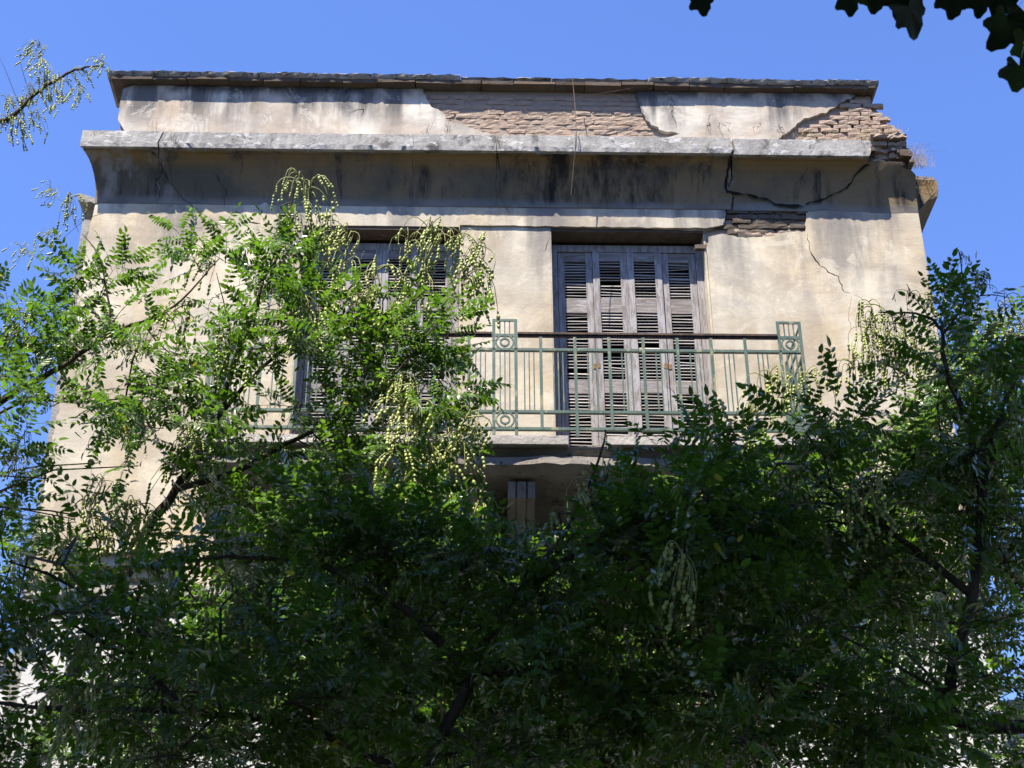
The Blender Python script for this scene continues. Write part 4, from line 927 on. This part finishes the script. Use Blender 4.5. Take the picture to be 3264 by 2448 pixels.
for P in gl: G.leaves.append((P, frame(rng.normal(0, 1, 3)*np.array([1, 1, .4]), np.array([0, 0, 1.0])+rng.normal(0, .35, 3)), rng.uniform(.8, 1.3)))
for px, py, ang, sc_ in ((2230, -8, -1.2, .8), (2705, -14, -1.3, .9), (2790, -22, -1.6, .9), (2895, 20, -1.1, 1.35), (2870, -30, -1.5, 1.2), (3045, -5, -1.7, .9), (3000, -30, -.8, .9), (3120, -10, -1.4, .85), (3215, 70, -2.1, 1.3), (3270, 40, -1.6, 1.3), (3250, 210, -1.7, 1.1), (3290, 130, -1.6, 1.3), (3180, -30, -1.5, 1.2)):
    d = cr*math.cos(ang)+cu*math.sin(ang)+cf*.25
    q_ = at(px, py, -8.9); G.tw.tube([q_-d*.05*sc_, (q_+at(px+60, -130, -8.9))/2+cr*.02, at(px+60, -130, -8.9)], [.0012, .002, .003], 4)
    G.leaves.append((at(px, py, -8.9), frame(d, -cf+.35*cu+rng.normal(0, .2, 3)), sc_*.54))
TREES = [A, B, Cc, D, E_, Fx]
# choose the compound leaves that show largest (nearest per screen cell) to be parts of their own
cell = {}
for ti, T in enumerate(TREES+[G]):
    for li, (p, R, sc_) in enumerate(T.leaves):
        q = p+R[:, 0]*.1*sc_; px, py, z = proj(q)
        if 0 <= px < 3264 and 0 <= py < 2448:
            k = (int(px//60), int(py//60))
            if k not in cell or z < cell[k][0]: cell[k] = (z, ti, li)
own = {}
for z, ti, li in cell.values(): own.setdefault(ti, []).append((z, li))
nleaf = 0
for ti, T in enumerate(TREES+[G]):
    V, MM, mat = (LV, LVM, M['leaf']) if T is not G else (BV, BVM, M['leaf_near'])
    sel = {li for z, li in sorted(own.get(ti, []))[:295]}
    if T is G: sel = set(range(len(T.leaves)-13, len(T.leaves)))
    vs = []; ts = []; o = 0
    for li, (p, R, sc_) in enumerate(T.leaves):
        k = li % len(V); nleaf += 1
        if li in sel:
            ob = bpy.data.objects.new('leaf', MM[k]); C.objects.link(ob); ob.parent = T.root
            mt = Matrix([[*(R[0]*sc_), p[0]-T.base[0]], [*(R[1]*sc_), p[1]-T.base[1]], [*(R[2]*sc_), p[2]-T.base[2]], [0, 0, 0, 1]])
            ob.matrix_local = mt
        else:
            v, t_ = V[k]; vs.append(v@R.T*sc_+p-T.base); ts.append(t_+o); o += len(v)
    me = np_mesh('foliage', np.concatenate(vs), np.concatenate(ts), mat)
    fo = bpy.data.objects.new('foliage', me); C.objects.link(fo); fo.parent = T.root; fo['kind'] = 'stuff'
    if T.tw.v: T.tw.build('twigs', M['bark'] if T in (E_, Fx) else M['twig'], T.root, kind='stuff')
    for i, (p, sc_) in enumerate(T.pods[:295]):
        me = PV[i % 6] if sc_ > 0 else PVD[i % 2]
        ob = bpy.data.objects.new('seed_pods', me); C.objects.link(ob); ob.parent = T.root; ob.location = Vector(p-T.base); ob.rotation_euler = (random.gauss(0, .2), random.gauss(0, .2), random.uniform(0, 6.28)); ob.scale = (abs(sc_)*(1.22 if T is A else .85 if T is B else 1.0),)*2+(abs(sc_)*(1.4 if T is A else .9 if T is B else 1.1),)
print('leaves', nleaf, 'bricks', nb, 'tris', sum(len(o.data.polygons) for o in S.objects if o.type == 'MESH' and o.get('kind') == 'stuff'))
